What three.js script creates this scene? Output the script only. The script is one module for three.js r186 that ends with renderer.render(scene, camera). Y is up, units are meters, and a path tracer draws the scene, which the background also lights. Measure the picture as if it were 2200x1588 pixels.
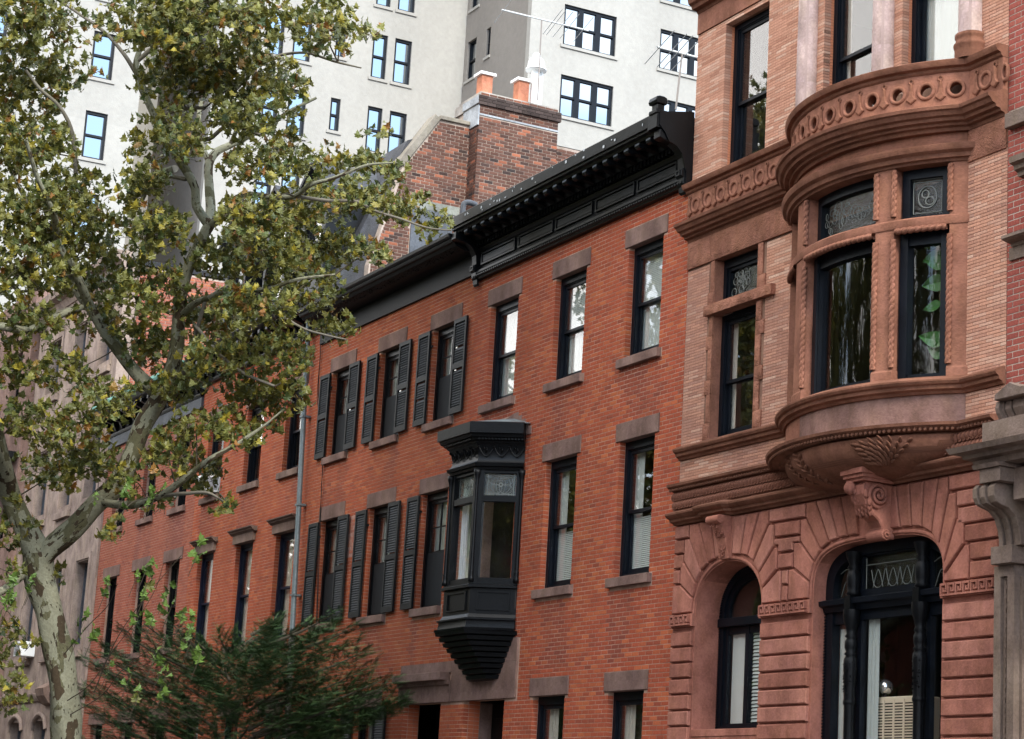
import * as THREE from 'three';
import { mergeGeometries, mergeVertices, toCreasedNormals } from 'three/addons/utils/BufferGeometryUtils.js';
import { RoundedBoxGeometry } from 'three/addons/geometries/RoundedBoxGeometry.js';

// ---------- camera, sky, sun, exposure ----------
const scene = new THREE.Scene();
const V3 = (x, y, z) => new THREE.Vector3(x, y, z);
const CAM = { f: 4561.43, yaw: 1.10217283, pitch: 0.21651388, roll: 0.05943114, pos: V3(32.633, 1.65, 15.980) };
const fw = V3(-Math.sin(CAM.yaw) * Math.cos(CAM.pitch), Math.sin(CAM.pitch), -Math.cos(CAM.yaw) * Math.cos(CAM.pitch));
const r0 = V3(Math.cos(CAM.yaw), 0, -Math.sin(CAM.yaw)), u0 = r0.clone().cross(fw);
const camR = r0.clone().multiplyScalar(Math.cos(CAM.roll)).addScaledVector(u0, Math.sin(CAM.roll));
const camU = u0.clone().multiplyScalar(Math.cos(CAM.roll)).addScaledVector(r0, -Math.sin(CAM.roll));
const camera = new THREE.PerspectiveCamera(THREE.MathUtils.radToDeg(2 * Math.atan(794 / CAM.f)), 2200 / 1588, 0.1, 2000);
camera.position.copy(CAM.pos);
camera.quaternion.setFromRotationMatrix(new THREE.Matrix4().makeBasis(camR, camU, fw.clone().negate()));
scene.add(camera);
// a pixel of the photograph gives a direction; the depth comes from the plane the thing touches
const ray = (u, v) => fw.clone().addScaledVector(camR, (u - 1100) / CAM.f).addScaledVector(camU, -(v - 794) / CAM.f);
const onZ = (u, v, z) => { const d = ray(u, v); return CAM.pos.clone().addScaledVector(d, (z - CAM.pos.z) / d.z); };
const onX = (u, v, x) => { const d = ray(u, v); return CAM.pos.clone().addScaledVector(d, (x - CAM.pos.x) / d.x); };
const depthOf = p => p.clone().sub(CAM.pos).dot(fw);
const toPx = p => { const d = p.clone().sub(CAM.pos), z = d.dot(fw); return [1100 + CAM.f * d.dot(camR) / z, 794 - CAM.f * d.dot(camU) / z, z]; };

let seed = 20240611;
const rnd = () => { seed |= 0; seed = seed + 0x6D2B79F5 | 0; let t = Math.imul(seed ^ seed >>> 15, 1 | seed); t = t + Math.imul(t ^ t >>> 7, 61 | t) ^ t; return ((t ^ t >>> 14) >>> 0) / 4294967296; };
const rr = (a, b) => a + (b - a) * rnd();
const clamp = (x, a = 0, b = 1) => Math.min(b, Math.max(a, x));
const lerp = (a, b, t) => a + (b - a) * t;
const smooth = (a, b, x) => { const t = clamp((x - a) / (b - a)); return t * t * (3 - 2 * t); };
// tileable value noise
const hash = (i, j, s) => { let n = Math.imul(i, 374761393) + Math.imul(j, 668265263) + Math.imul(s + 17, 1274126177); n = Math.imul(n ^ (n >>> 13), 1103515245); n = Math.imul(n ^ (n >>> 15), 668265263); return ((n ^ (n >>> 16)) >>> 0) / 4294967296; };
function vn(x, y, per, sd = 0) {
  const xi = Math.floor(x), yi = Math.floor(y), fx = x - xi, fy = y - yi, sx = fx * fx * (3 - 2 * fx), sy = fy * fy * (3 - 2 * fy);
  const m = (a) => ((a % per) + per) % per, h = (a, b) => hash(m(a), m(b), sd);
  return lerp(lerp(h(xi, yi), h(xi + 1, yi), sx), lerp(h(xi, yi + 1), h(xi + 1, yi + 1), sx), sy);
}
function fbm(x, y, per, oct, sd = 0) { let s = 0, a = 0.5, n = 0; for (let o = 0; o < oct; o++) { s += a * vn(x, y, per, sd + o); n += a; x *= 2; y *= 2; per *= 2; a *= 0.5; } return s / n; }

// sky: broken cloud over blue, brighter cloud to the west over the street
function makeSky() {
  const W = 1024, H = 512, data = new Float32Array(W * H * 4);
  for (let j = 0; j < H; j++) for (let i = 0; i < W; i++) {
    const th = (j + 0.5) / H * Math.PI - Math.PI / 2, ph = (i + 0.5) / W * 2 * Math.PI - Math.PI;   // row 0 is the bottom
    const y = Math.sin(th), x = Math.cos(th) * Math.cos(ph), z = Math.cos(th) * Math.sin(ph);
    const e = Math.max(y, 0.03), k = 1 / (e + 0.22);
    const px = x * k * 2.1 + 21.497, pz = z * k * 2.1 + 92.092;
    const n = fbm(px, pz, 4096, 4, 11);
    const cov = smooth(0.40, 0.60, n + 0.20 * (-0.8 * x + 0.35 * z) + 0.03);
    const lum = 0.92 + 0.5 * fbm(px * 1.2 + 9, pz * 1.2, 4096, 2, 31);
    const hz = Math.pow(1 - clamp(y), 5);
    const b = [lerp(0.44, 0.76, hz), lerp(0.65, 0.88, hz), lerp(0.95, 1.0, hz)];
    const c = [lum * 1.03, lum * 1.0, lum * 0.97];
    const o = (j * W + i) * 4;
    for (let q = 0; q < 3; q++) data[o + q] = y < -0.02 ? 0.16 : lerp(b[q], c[q], cov) * SKY_GAIN;
    data[o + 3] = 1;
  }
  const t = new THREE.DataTexture(data, W, H, THREE.RGBAFormat, THREE.FloatType);
  t.mapping = THREE.EquirectangularReflectionMapping; t.magFilter = THREE.LinearFilter; t.minFilter = THREE.LinearFilter; t.needsUpdate = true;
  return t;
}
const SKY_GAIN = 1.0;
scene.background = makeSky();
scene.environment = scene.background;
const sun = new THREE.DirectionalLight(new THREE.Color(1, 0.965, 0.88), 1.25);
sun.position.set(80, 62, 4); sun.target.position.set(0, 6, 0);
sun.castShadow = true; sun.shadow.radius = 26; sun.shadow.mapSize.set(4096, 4096);
Object.assign(sun.shadow.camera, { left: -60, right: 60, top: 60, bottom: -60, near: 1, far: 260 });
scene.add(sun, sun.target);
const renderer = new THREE.WebGLRenderer({ antialias: true });
renderer.setSize(1024, 739);
renderer.toneMapping = THREE.LinearToneMapping;
renderer.toneMappingExposure = 3.35;
renderer.shadowMap.enabled = true; renderer.shadowMap.type = THREE.PCFSoftShadowMap;

// ---------- naming ----------
const used = {};
const numbered = n => { const k = used[n] = (used[n] ?? -1) + 1; return k ? n + '_' + String(k).padStart(3, '0') : n; };
function tag(o, label, category, group, kind) { if (label) o.userData.label = label; if (category) o.userData.category = category; if (group) o.userData.group = group; if (kind) o.userData.kind = kind; return o; }
function thing(name, label, category, pos, group) { const g = new THREE.Group(); g.name = numbered(name); scene.add(g); if (pos) g.position.copy(pos); return tag(g, label, category, group); }
const sh = m => { m.castShadow = m.receiveShadow = true; return m; };

// ---------- textures ----------
function dtex(size, fn, srgb, rep) {
  const d = new Uint8Array(size * size * 4);
  for (let j = 0; j < size; j++) for (let i = 0; i < size; i++) { const c = fn(i / size, j / size), o = (j * size + i) * 4; d[o] = clamp(c[0]) * 255; d[o + 1] = clamp(c[1]) * 255; d[o + 2] = clamp(c[2]) * 255; d[o + 3] = 255; }
  const t = new THREE.DataTexture(d, size, size, THREE.RGBAFormat); t.wrapS = t.wrapT = THREE.RepeatWrapping; t.magFilter = THREE.LinearFilter; t.minFilter = THREE.LinearMipmapLinearFilter; t.generateMipmaps = true;
  if (srgb) t.colorSpace = THREE.SRGBColorSpace; if (rep) t.repeat.set(rep, rep); t.needsUpdate = true; return t;
}
const g3 = v => [v, v, v];
const grainT = dtex(512, (x, y) => g3(0.55 * fbm(x * 64, y * 64, 64, 3, 3) + 0.45 * fbm(x * 8, y * 8, 8, 4, 9)), false, 1);
const stoneC = dtex(512, (x, y) => { const a = fbm(x * 5, y * 5, 5, 5, 21), b = fbm(x * 90, y * 90, 90, 2, 5), c = fbm(x * 18, y * 7, 18, 3, 41); const v = 0.80 + 0.34 * (a - 0.5) + 0.13 * (b - 0.5) + 0.16 * (c - 0.5); return [v * 1.01, v * (0.99 + 0.03 * (a - 0.5)), v * (0.98 + 0.06 * (c - 0.5))]; }, true, 0.5);
const stuccoC = dtex(512, (x, y) => { const a = fbm(x * 4, y * 3, 4, 5, 61), st = fbm(x * 60, y * 3, 60, 3, 71), b = fbm(x * 70, y * 70, 70, 2, 5); const v = 0.90 + 0.10 * (a - 0.5) + 0.012 * (st - 0.5) + 0.05 * (b - 0.5); return [v, v * 0.995, v * 0.985]; }, true, 0.1);
const paintC = dtex(256, (x, y) => { const a = fbm(x * 6, y * 6, 6, 4, 81), b = fbm(x * 50, y * 50, 50, 2, 85); const v = 0.78 + 0.3 * (a - 0.5) + 0.2 * (b - 0.5); return g3(v); }, true, 0.7);

// ---------- materials ----------
const lin = (r, g, b) => new THREE.Color().setRGB(r, g, b);
const std = (c, rough, o = {}) => new THREE.MeshPhysicalMaterial({ color: c, roughness: rough, specularIntensity: rough > 0.85 ? 0.2 : 0.38, ...o });
const stone = (c, bump = 0.006) => std(c, 0.92, { map: stoneC, bumpMap: grainT, bumpScale: bump });
const M = {};
M.brownstone = stone(lin(0.31, 0.205, 0.172));
M.brownstoneDark = stone(lin(0.30, 0.215, 0.175));
M.redstone = stone(lin(0.39, 0.18, 0.12));
M.redstoneTrim = stone(lin(0.29, 0.135, 0.087));
M.redstoneGrey = stone(lin(0.33, 0.20, 0.165));
M.roughstone = stone(lin(0.47, 0.22, 0.145), 0.03);
M.rustic = stone(lin(0.52, 0.218, 0.157)); M.rusticPale = stone(lin(0.57, 0.255, 0.188)); M.rusticBrown = stone(lin(0.45, 0.188, 0.134));
M.tanstone = stone(lin(0.46, 0.365, 0.31));
M.greystone = stone(lin(0.27, 0.205, 0.165));
M.granite = stone(lin(0.72, 0.56, 0.52), 0.004);
M.black = std(lin(0.005, 0.0058, 0.0072), 0.36, { map: paintC, bumpMap: grainT, bumpScale: 0.002 });
M.blackSoft = std(lin(0.0065, 0.0072, 0.0085), 0.55, { map: paintC, bumpMap: grainT, bumpScale: 0.003 });
M.navyBlue = std(lin(0.011, 0.018, 0.042), 0.4, { map: paintC });
M.navy = std(lin(0.007, 0.010, 0.016), 0.4, { map: paintC });
M.shutter = std(lin(0.011, 0.012, 0.0125), 0.5, { map: paintC });
M.mortar = stone(lin(0.66, 0.44, 0.34), 0.003);
M.mortarDark = stone(lin(0.34, 0.20, 0.14), 0.004);
M.mortarLight = stone(lin(0.60, 0.50, 0.42), 0.004);
M.room = std(lin(0.07, 0.06, 0.053), 0.95);
M.roof = std(lin(0.05, 0.05, 0.055), 0.85, { map: paintC, bumpMap: grainT, bumpScale: 0.01 });
M.slate = std(lin(0.085, 0.09, 0.10), 0.7, { map: stoneC, bumpMap: grainT, bumpScale: 0.01 });
M.metalGrey = std(lin(0.14, 0.15, 0.17), 0.55, { map: paintC });
M.zinc = std(lin(0.30, 0.36, 0.38), 0.45, { metalness: 0.35, map: paintC });
M.copper = std(lin(0.22, 0.48, 0.40), 0.8, { map: stoneC });
M.white = std(lin(0.82, 0.82, 0.80), 0.55);
M.blind = std(lin(0.50, 0.54, 0.50), 0.9);
M.curtain = std(lin(0.42, 0.45, 0.41), 0.95);
M.curtainTan = std(lin(0.50, 0.46, 0.38), 0.95);
M.glass = new THREE.MeshPhysicalMaterial({ color: 0xffffff, transmission: 1, thickness: 0, roughness: 0.015, ior: 1.52 });
M.leaded = new THREE.MeshPhysicalMaterial({ color: lin(0.85, 0.9, 0.86), transmission: 1, thickness: 0, roughness: 0.08, ior: 1.52, bumpMap: grainT, bumpScale: 0.01 });
M.came = std(lin(0.20, 0.21, 0.19), 0.5, { metalness: 0.5 });
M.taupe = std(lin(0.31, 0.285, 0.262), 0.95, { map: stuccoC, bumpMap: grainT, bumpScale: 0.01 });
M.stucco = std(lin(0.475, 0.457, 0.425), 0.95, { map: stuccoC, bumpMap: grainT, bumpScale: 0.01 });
M.screen = std(lin(0.012, 0.014, 0.016), 0.7);

// ---------- geometry helpers ----------
function boxUV(g) {
  const p = g.attributes.position, n = g.attributes.normal, uv = new Float32Array(p.count * 2);
  for (let i = 0; i < p.count; i++) {
    const ax = Math.abs(n.getX(i)), ay = Math.abs(n.getY(i)), az = Math.abs(n.getZ(i)), x = p.getX(i), y = p.getY(i), z = p.getZ(i);
    if (ax > ay && ax > az) { uv[2 * i] = z; uv[2 * i + 1] = y; } else if (ay > az) { uv[2 * i] = x; uv[2 * i + 1] = z; } else { uv[2 * i] = x; uv[2 * i + 1] = y; }
  }
  g.setAttribute('uv', new THREE.BufferAttribute(uv, 2)); return g;
}
function fin(gs) {
  const a = (Array.isArray(gs) ? gs : [gs]).filter(Boolean).map(g => { const q = g.index ? g.toNonIndexed() : g; for (const k of Object.keys(q.attributes)) if (k !== 'position' && k !== 'normal') q.deleteAttribute(k); return q; });
  return boxUV(a.length > 1 ? mergeGeometries(a) : a[0]);
}
function part(name, gs, mat, parent, label, kind) { const m = sh(new THREE.Mesh(fin(gs), mat)); m.name = name; if (parent) parent.add(m); if (label) m.userData.label = label; if (kind) m.userData.kind = kind; return m; }
const bx = (x0, x1, y0, y1, z0, z1) => { const g = new THREE.BoxGeometry(x1 - x0, y1 - y0, z1 - z0); g.translate((x0 + x1) / 2, (y0 + y1) / 2, (z0 + z1) / 2); return g; };
const rbx = (x0, x1, y0, y1, z0, z1, r = 0.01) => { const g = new RoundedBoxGeometry(x1 - x0, y1 - y0, z1 - z0, 1, r); g.translate((x0 + x1) / 2, (y0 + y1) / 2, (z0 + z1) / 2); return g; };
const cyl = (x, y0, y1, z, r, r2 = r, n = 16) => { const g = new THREE.CylinderGeometry(r2, r, y1 - y0, n); g.translate(x, (y0 + y1) / 2, z); return g; };
const poly = pts => { const s = new THREE.Shape(); pts.forEach(([x, y], i) => i ? s.lineTo(x, y) : s.moveTo(x, y)); s.closePath(); return s; };
const extr = (shape, z0, z1, bevel = 0, curve = 12) => { const g = new THREE.ExtrudeGeometry(shape, { depth: z1 - z0 - bevel, bevelEnabled: bevel > 0, bevelSize: bevel, bevelThickness: bevel, bevelOffset: -bevel, bevelSegments: 1, curveSegments: curve }); g.translate(0, 0, z0); return g; };
// a profile of [z, y] points pushed along x
const extrX = (pts, x0, x1, bevel = 0) => { const g = extr(poly(pts.map(([z, y]) => [-z, y])), 0, x1 - x0, bevel); g.rotateY(Math.PI / 2); g.translate(x0, 0, 0); return g; };
const tube = (pts, r, seg = 24, rad = 8, closed = false) => new THREE.TubeGeometry(new THREE.CatmullRomCurve3(pts, closed, 'centripetal'), seg, r, rad, closed);
const lathe = (pts, x, y, z, n = 24) => { const g = new THREE.LatheGeometry(pts.map(([r, h]) => new THREE.Vector2(r, h)), n); g.translate(x, y, z); return g; };
// a moulding: profile [out, y] swept along a plan path of [x, z], outward = left of travel seen from above (+z for +x travel)
function sweep(path, prof, caps = true, crease = 0.5) {
  const n = path.length, off = [];
  for (let i = 0; i < n; i++) {
    const a = path[Math.max(i - 1, 0)], b = path[i], c = path[Math.min(i + 1, n - 1)];
    let n1 = [b[0] - a[0], b[1] - a[1]], n2 = [c[0] - b[0], c[1] - b[1]]; if (i === 0) n1 = n2; if (i === n - 1) n2 = n1;
    const l1 = Math.hypot(...n1), l2 = Math.hypot(...n2);
    const a1 = [-n1[1] / l1, n1[0] / l1], a2 = [-n2[1] / l2, n2[0] / l2];
    let m = [a1[0] + a2[0], a1[1] + a2[1]]; const l = Math.hypot(...m); m = [m[0] / l, m[1] / l];
    const k = 1 / Math.max(0.35, m[0] * a1[0] + m[1] * a1[1]); off.push([m[0] * k, m[1] * k]);
  }
  const P = (i, j) => [path[i][0] + off[i][0] * prof[j][0], prof[j][1], path[i][1] + off[i][1] * prof[j][0]];
  const v = []; const tri = (a, b, c) => v.push(...a, ...b, ...c);
  for (let i = 0; i < n - 1; i++) for (let j = 0; j < prof.length - 1; j++) { const a = P(i, j), b = P(i + 1, j), c = P(i + 1, j + 1), d = P(i, j + 1); tri(a, b, c); tri(a, c, d); }
  if (caps) { const f = THREE.ShapeUtils.triangulateShape(prof.map(q => new THREE.Vector2(q[0], q[1])), []); for (const [a, b, c] of f) { tri(P(0, a), P(0, b), P(0, c)); tri(P(n - 1, c), P(n - 1, b), P(n - 1, a)); } }
  let g = new THREE.BufferGeometry(); g.setAttribute('position', new THREE.Float32BufferAttribute(v, 3));
  g = toCreasedNormals(g, crease); return g;
}
const straight = (x0, x1, z = 0) => [[x0, z], [x1, z]];

// ---------- brickwork ----------
const unitBrick = (() => { const g = new THREE.BoxGeometry(1, 1, 1); g.translate(0, 0, -0.5); const uv = g.attributes.uv; for (let i = 0; i < uv.count; i++) uv.setXY(i, uv.getX(i) * 0.23, uv.getY(i) * 0.07); return g; })();
const brickBump = dtex(256, (x, y) => g3(0.6 * fbm(x * 40, y * 40, 40, 3, 13) + 0.4 * fbm(x * 12, y * 12, 12, 3, 19)), false, 1); brickBump.repeat.set(3, 3);
const brickMat = std(0xffffff, 0.93, { bumpMap: brickBump, bumpScale: 0.004, map: dtex(256, (x, y) => g3(0.86 + 0.28 * (fbm(x * 30, y * 30, 30, 3, 23) - 0.5)), true, 4) });
const sub = (segs, a, b) => segs.flatMap(([s, e]) => b <= s || a >= e ? [[s, e]] : [[s, a], [b, e]].filter(([p, q]) => q - p > 0.012));
// local frame: x along, y up, z out of the wall
function bricks(parent, o) {
  const { T = new THREE.Matrix4(), x0, x1, y0, y1, holes = [], len = 0.2, course = 0.0677, joint = 0.0115, depth = 0.1, pal, top = 300, tones = 9, clip } = o;
  const list = []; let row = 0;
  for (let y = y0; y < y1 - course * 0.4; y += course, row++) {
    const h = Math.min(course - joint, y1 - y - joint * 0.5); let segs = [[x0, x1]];
    for (const [a, b, c, d] of holes) if (c < y + h * 0.75 && d > y + h * 0.25) segs = sub(segs, a, b);
    if (clip) { const [a, b] = clip(y + h / 2); segs = segs.map(([s, e]) => [Math.max(s, a), Math.min(e, b)]).filter(([s, e]) => e - s > 0.03); }
    for (const [s, e] of segs) {
      const st = Math.floor((s - x0) / len - 1) * len + x0 + (row % 2 ? len / 2 : 0) + rr(-0.006, 0.006);
      for (let x = st; x < e; x += len) {
        let a = Math.max(x + joint / 2, s + (x > s ? 0 : 0)), b = Math.min(x + len - joint / 2, e); if (b - a < 0.03) continue;
        if (e - b < 0.04) b = e; if (a - s < 0.04) a = s;
        if (a === s && s > x0 + 0.01) a = s; list.push([(a + b) / 2, y + h / 2, b - a, h]);
      }
    }
  }
  const sc = list.map(q => { const p = V3(q[0], q[1], 0).applyMatrix4(T), [u, v, d] = toPx(p); return (u > 8 && u < 2192 && v > 8 && v < 1580 ? 1 : 0.01) * q[2] * q[3] / d / d; });
  const ord = list.map((_, i) => i).sort((a, b) => sc[b] - sc[a]), pick = new Set(ord.slice(0, top));
  const toneM = Array.from({ length: tones }, () => null);
  const inst = sh(new THREE.InstancedMesh(unitBrick, brickMat, Math.max(1, list.length - pick.size))); inst.name = 'brickwork'; inst.userData.kind = 'stuff';
  const m = new THREE.Matrix4(), q0 = new THREE.Quaternion(), col = new THREE.Color(); let k = 0;
  list.forEach(([x, y, w, h], i) => {
    const z = rr(-0.001, 0.001), c = pal(x, y);
    if (pick.has(i)) {
      const t = Math.floor(rnd() * tones); toneM[t] ??= (() => { const mm = brickMat.clone(); mm.color.setRGB(...c); return mm; })();
      const b = sh(new THREE.Mesh(unitBrick, toneM[t])); b.name = 'brick'; m.makeTranslation(x, y, z).premultiply(T); m.decompose(b.position, b.quaternion, b.scale); b.scale.set(w, h, depth); parent.add(b);
    } else { m.compose(V3(x, y, z), q0, V3(w, h, depth)).premultiply(T); inst.setMatrixAt(k, m); inst.setColorAt(k, col.setRGB(...c)); k++; }
  });
  inst.count = k; if (k) parent.add(inst); return inst;
}
const WALLX = x => new THREE.Matrix4().makeRotationY(Math.PI / 2).setPosition(x, 0, 0);   // a wall facing +x: local x runs along -z
const mix3 = (a, b, t) => [lerp(a[0], b[0], t), lerp(a[1], b[1], t), lerp(a[2], b[2], t)];
function palette(base, alt, dark, dAmt = 0.12, stains = []) {
  const ox = rr(0, 90), oy = rr(0, 90);
  return (x, y) => {
    let c = base; const r = rnd(); if (r < 0.25) c = mix3(base, alt, rr(0.2, 0.9)); else if (r < 0.25 + dAmt) c = mix3(base, dark, rr(0.15, 0.6));
    const n = fbm(x * 0.9 + ox, y * 0.6 + oy, 4096, 3, 51) - 0.5, j = 1 + rr(-0.06, 0.06) + n * 0.26;
    c = [c[0] * j, c[1] * j * (1 - n * 0.1), c[2] * j];
    for (const [a, b, lo, hi] of stains) if (x > a && x < b && y > lo && y < hi) { const f = smooth(0.2, 0.75, vn(x * 4, y * 0.9, 4096, 77)) * 0.6 * rr(0.55, 1); c = mix3(c, [dark[0] * 0.8, dark[1] * 0.95, dark[2] * 1.1], f); }
    return c;
  };
}
M.paneFar = new THREE.MeshPhysicalMaterial({ color: lin(0.40, 0.43, 0.45), roughness: 0.03, metalness: 1 });   // mirror coated glazing
// ---------- ground ----------
{
  const asphalt = std(lin(0.05, 0.05, 0.052), 0.95, { map: stoneC, bumpMap: grainT, bumpScale: 0.01 }), pave = std(lin(0.19, 0.185, 0.175), 0.95, { map: stoneC, bumpMap: grainT, bumpScale: 0.006 });
  tag(part('ground', bx(-400, 400, -0.3, -0.13, -400, 400), asphalt, scene), 'dark asphalt ground reaching far beyond the street', 'ground', null, 'structure');
  tag(part('road', bx(-200, 200, -0.126, -0.12, 6.6, 15.2), asphalt, scene), 'asphalt roadway between the two pavements', 'road', null, 'structure');
  tag(part('pavement', bx(-200, 200, -0.126, 0, -1, 6.4), pave, scene), 'concrete pavement in front of the brick row', 'pavement', null, 'structure');
  tag(part('kerb', rbx(-200, 200, -0.126, 0.01, 6.4, 6.6, 0.02), M.greystone, scene), 'stone kerb along the near side of the brick row', 'kerb', null, 'structure');
  tag(part('pavement_001', bx(-200, 200, -0.126, 0, 15.4, 22), pave, scene), 'concrete pavement across the street', 'pavement', null, 'structure');
  tag(part('kerb_001', rbx(-200, 200, -0.126, 0.01, 15.2, 15.4, 0.02), M.greystone, scene), 'stone kerb across the street', 'kerb', null, 'structure');
}

// ---------- windows ----------
// a sash window filling an opening; the frame is a part of the house, sashes, panes and blinds its sub-parts
function frameGeo(x0, x1, y0, y1, z0, z1, w, wt = w, wb = w) { return [bx(x0, x0 + w, y0, y1, z0, z1), bx(x1 - w, x1, y0, y1, z0, z1), bx(x0 + w, x1 - w, y1 - wt, y1, z0, z1), bx(x0 + w, x1 - w, y0, y0 + wb, z0, z1)]; }
function drape(x0, x1, y0, y1, z, amp, waves) {
  const n = Math.max(8, waves * 6), g = new THREE.PlaneGeometry(x1 - x0, y1 - y0, n, 3), p = g.attributes.position, ph = rr(0, 6);
  for (let i = 0; i < p.count; i++) { const t = (p.getX(i) / (x1 - x0) + 0.5); p.setZ(i, amp * Math.sin(t * waves * 6.283 + ph) + amp * 0.4 * Math.sin(t * waves * 15 + ph * 2)); }
  g.translate((x0 + x1) / 2, (y0 + y1) / 2, z); g.computeVertexNormals(); return g;
}
function sashWindow(parent, x0, x1, y0, y1, zf, o = {}) {
  const { mat = M.navy, rail = 0.5, up = [1, 1], low = [1, 1], blind, curtain, screen, head = 0.07, open = 0, name = 'window', fr = 0.07 } = o;
  const w = part(name, [...frameGeo(x0, x1, y0, y1, zf - 0.16, zf, fr, head, 0.05), ...frameGeo(x0 + fr - 0.012, x1 - fr + 0.012, y0 + 0.04, y1 - head + 0.012, zf - 0.13, zf - 0.022, 0.03)], mat, parent);
  const a0 = x0 + fr + 0.02, a1 = x1 - fr - 0.02, b0 = y0 + 0.07, b1 = y1 - head - 0.02, my = lerp(b0, b1, rail);
  const st = 0.045;
  const bars = (n, m, c0, c1, z) => { const gs = []; for (let i = 1; i < n; i++) { const x = lerp(a0 + st, a1 - st, i / n); gs.push(bx(x - 0.011, x + 0.011, c0, c1, z - 0.03, z)); } for (let j = 1; j < m; j++) { const y = lerp(c0, c1, j / m); gs.push(bx(a0 + st, a1 - st, y - 0.011, y + 0.011, z - 0.029, z + 0.001)); } return gs; };
  const zU = zf - 0.04, zL = zf - 0.085, lo = b0 + open;
  part('sash', [...frameGeo(a0, a1, my - 0.02, b1, zU - 0.04, zU, st, 0.05, 0.045), ...bars(...up, my + 0.02, b1 - 0.05, zU)], mat, w);
  part('sash', [...frameGeo(a0, a1, lo, my + 0.025 + open, zL - 0.04, zL, st, 0.045, 0.08), ...bars(...low, lo + 0.08, my - 0.02 + open, zL)], mat, w);
  part('pane', bx(a0 + st, a1 - st, my + 0.02, b1 - 0.05, zU - 0.024, zU - 0.019), M.glass, w);
  part('pane', bx(a0 + st, a1 - st, lo + 0.08, my - 0.02 + open, zL - 0.024, zL - 0.019), M.glass, w);
  if (screen) part('insect_screen', bx(a0 + 0.01, a1 - 0.01, b0, my, zf - 0.034, zf - 0.03), M.screen, w);
  if (blind) { // [from, to, material] as fractions of the height
    const [f0, f1, bm] = blind, y0b = lerp(b0, b1, f0), y1b = lerp(b0, b1, f1), gs = []; for (let y = y0b; y < y1b - 0.02; y += 0.03) { const s = bx(a0, a1, -0.013, 0.013, -0.001, 0.001); s.rotateX(-0.35); s.translate(0, y + 0.015, zf - 0.143); gs.push(s); }
    part('blind', gs, bm || M.blind, w, null, 'stuff');
  }
  if (curtain) for (const [f0, f1, cm, wv = 7, dz = 0] of curtain) part('curtain', drape(lerp(a0, a1, f0), lerp(a0, a1, f1), b0, b1, zf - 0.158 - dz, 0.010, wv), cm, w);
  return w;
}
function shutter(parent, x0, x1, y0, y1, z, missing, mid) {
  const ys = lerp(y0, y1, 0.5), s = part('shutter', [...frameGeo(x0, x1, y0, y1, z, z + 0.042, 0.055, 0.075, 0.11), bx(x0 + 0.055, x1 - 0.055, ys - 0.05, ys + 0.05, z, z + 0.042)], M.shutter, parent);
  const gs = []; let i = 0; for (let y = y0 + 0.125; y < y1 - 0.09; y += 0.046) { if (Math.abs(y - ys) < 0.065) continue; if (missing && ++i === missing) continue; const b = bx(x0 + 0.055, x1 - 0.055, -0.033, 0.033, -0.0045, 0.0045); b.rotateX(-0.46 + rr(-0.07, 0.07)); b.translate(0, y, z + 0.018); gs.push(b); }
  part('louvres', gs, M.shutter, s, null, 'stuff');
  part('hinge', [bx(x0 < mid ? x1 - 0.02 : x0 - 0.07, x0 < mid ? x1 + 0.07 : x0 + 0.02, y1 - 0.32, y1 - 0.28, z - 0.02, z + 0.01)], M.black, s);
  return s;
}
// solid wall with openings, front face just behind the brick faces
function wallSlab(x0, x1, y0, y1, holes, zf, zb) {
  const s = poly([[x0, y0], [x1, y0], [x1, y1], [x0, y1]]);
  for (const [a, b, c, d] of holes) { const h = new THREE.Path(); h.moveTo(a, c); h.lineTo(b, c); h.lineTo(b, d); h.lineTo(a, d); h.closePath(); s.holes.push(h); }
  return extr(s, zb, zf);
}
function shell(parent, x0, x1, yTop, zb = -9, floors = [4.75, 8.15], zf = -0.32) {
  const t = 0.2, gs = [bx(x0 + 0.003, x0 + t, 0, yTop, zb, zf), bx(x1 - t, x1 - 0.003, 0, yTop, zb, zf), bx(x0 + t, x1 - t, 0, yTop, zb, zb + t), bx(x0 + t, x1 - t, 0, 0.2, zb + t, zf), bx(x0 + t, x1 - t, yTop - 0.25, yTop, zb + t, zf)];
  for (const f of floors) gs.push(bx(x0 + t, x1 - t, f, f + 0.25, zb + t, zf));
  gs.push(bx(x0 + t, x1 - t, 0.2, yTop - 0.25, zf - 3.6, zf - 3.5));
  part('inner_walls', gs, M.room, parent);
}
const R1 = [1.75, 3.85], R2 = [5.55, 7.65], R3 = [8.95, 10.74];
const lintel = (p, x0, x1, y0, mat = M.brownstone) => part('lintel', rbx(x0, x1, y0, y0 + 0.29, -0.12, 0.022, 0.012), mat, p);
const sill = (p, x0, x1, y1, mat = M.brownstone) => part('sill', rbx(x0, x1, y1 - 0.145, y1, -0.13, 0.075, 0.012), mat, p);
function hood(p, x0, x1, y0) { const h = part('window_hood', [rbx(x0, x1, y0, y0 + 0.2, -0.12, 0.06, 0.008), extrX([[-0.1, y0 + 0.2], [0.07, y0 + 0.2], [0.09, y0 + 0.225], [0.12, y0 + 0.235], [0.125, y0 + 0.26], [0.17, y0 + 0.28], [0.175, y0 + 0.3], [-0.1, y0 + 0.31]], x0 - 0.09, x1 + 0.09)], M.brownstoneDark, p); return h; }

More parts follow.
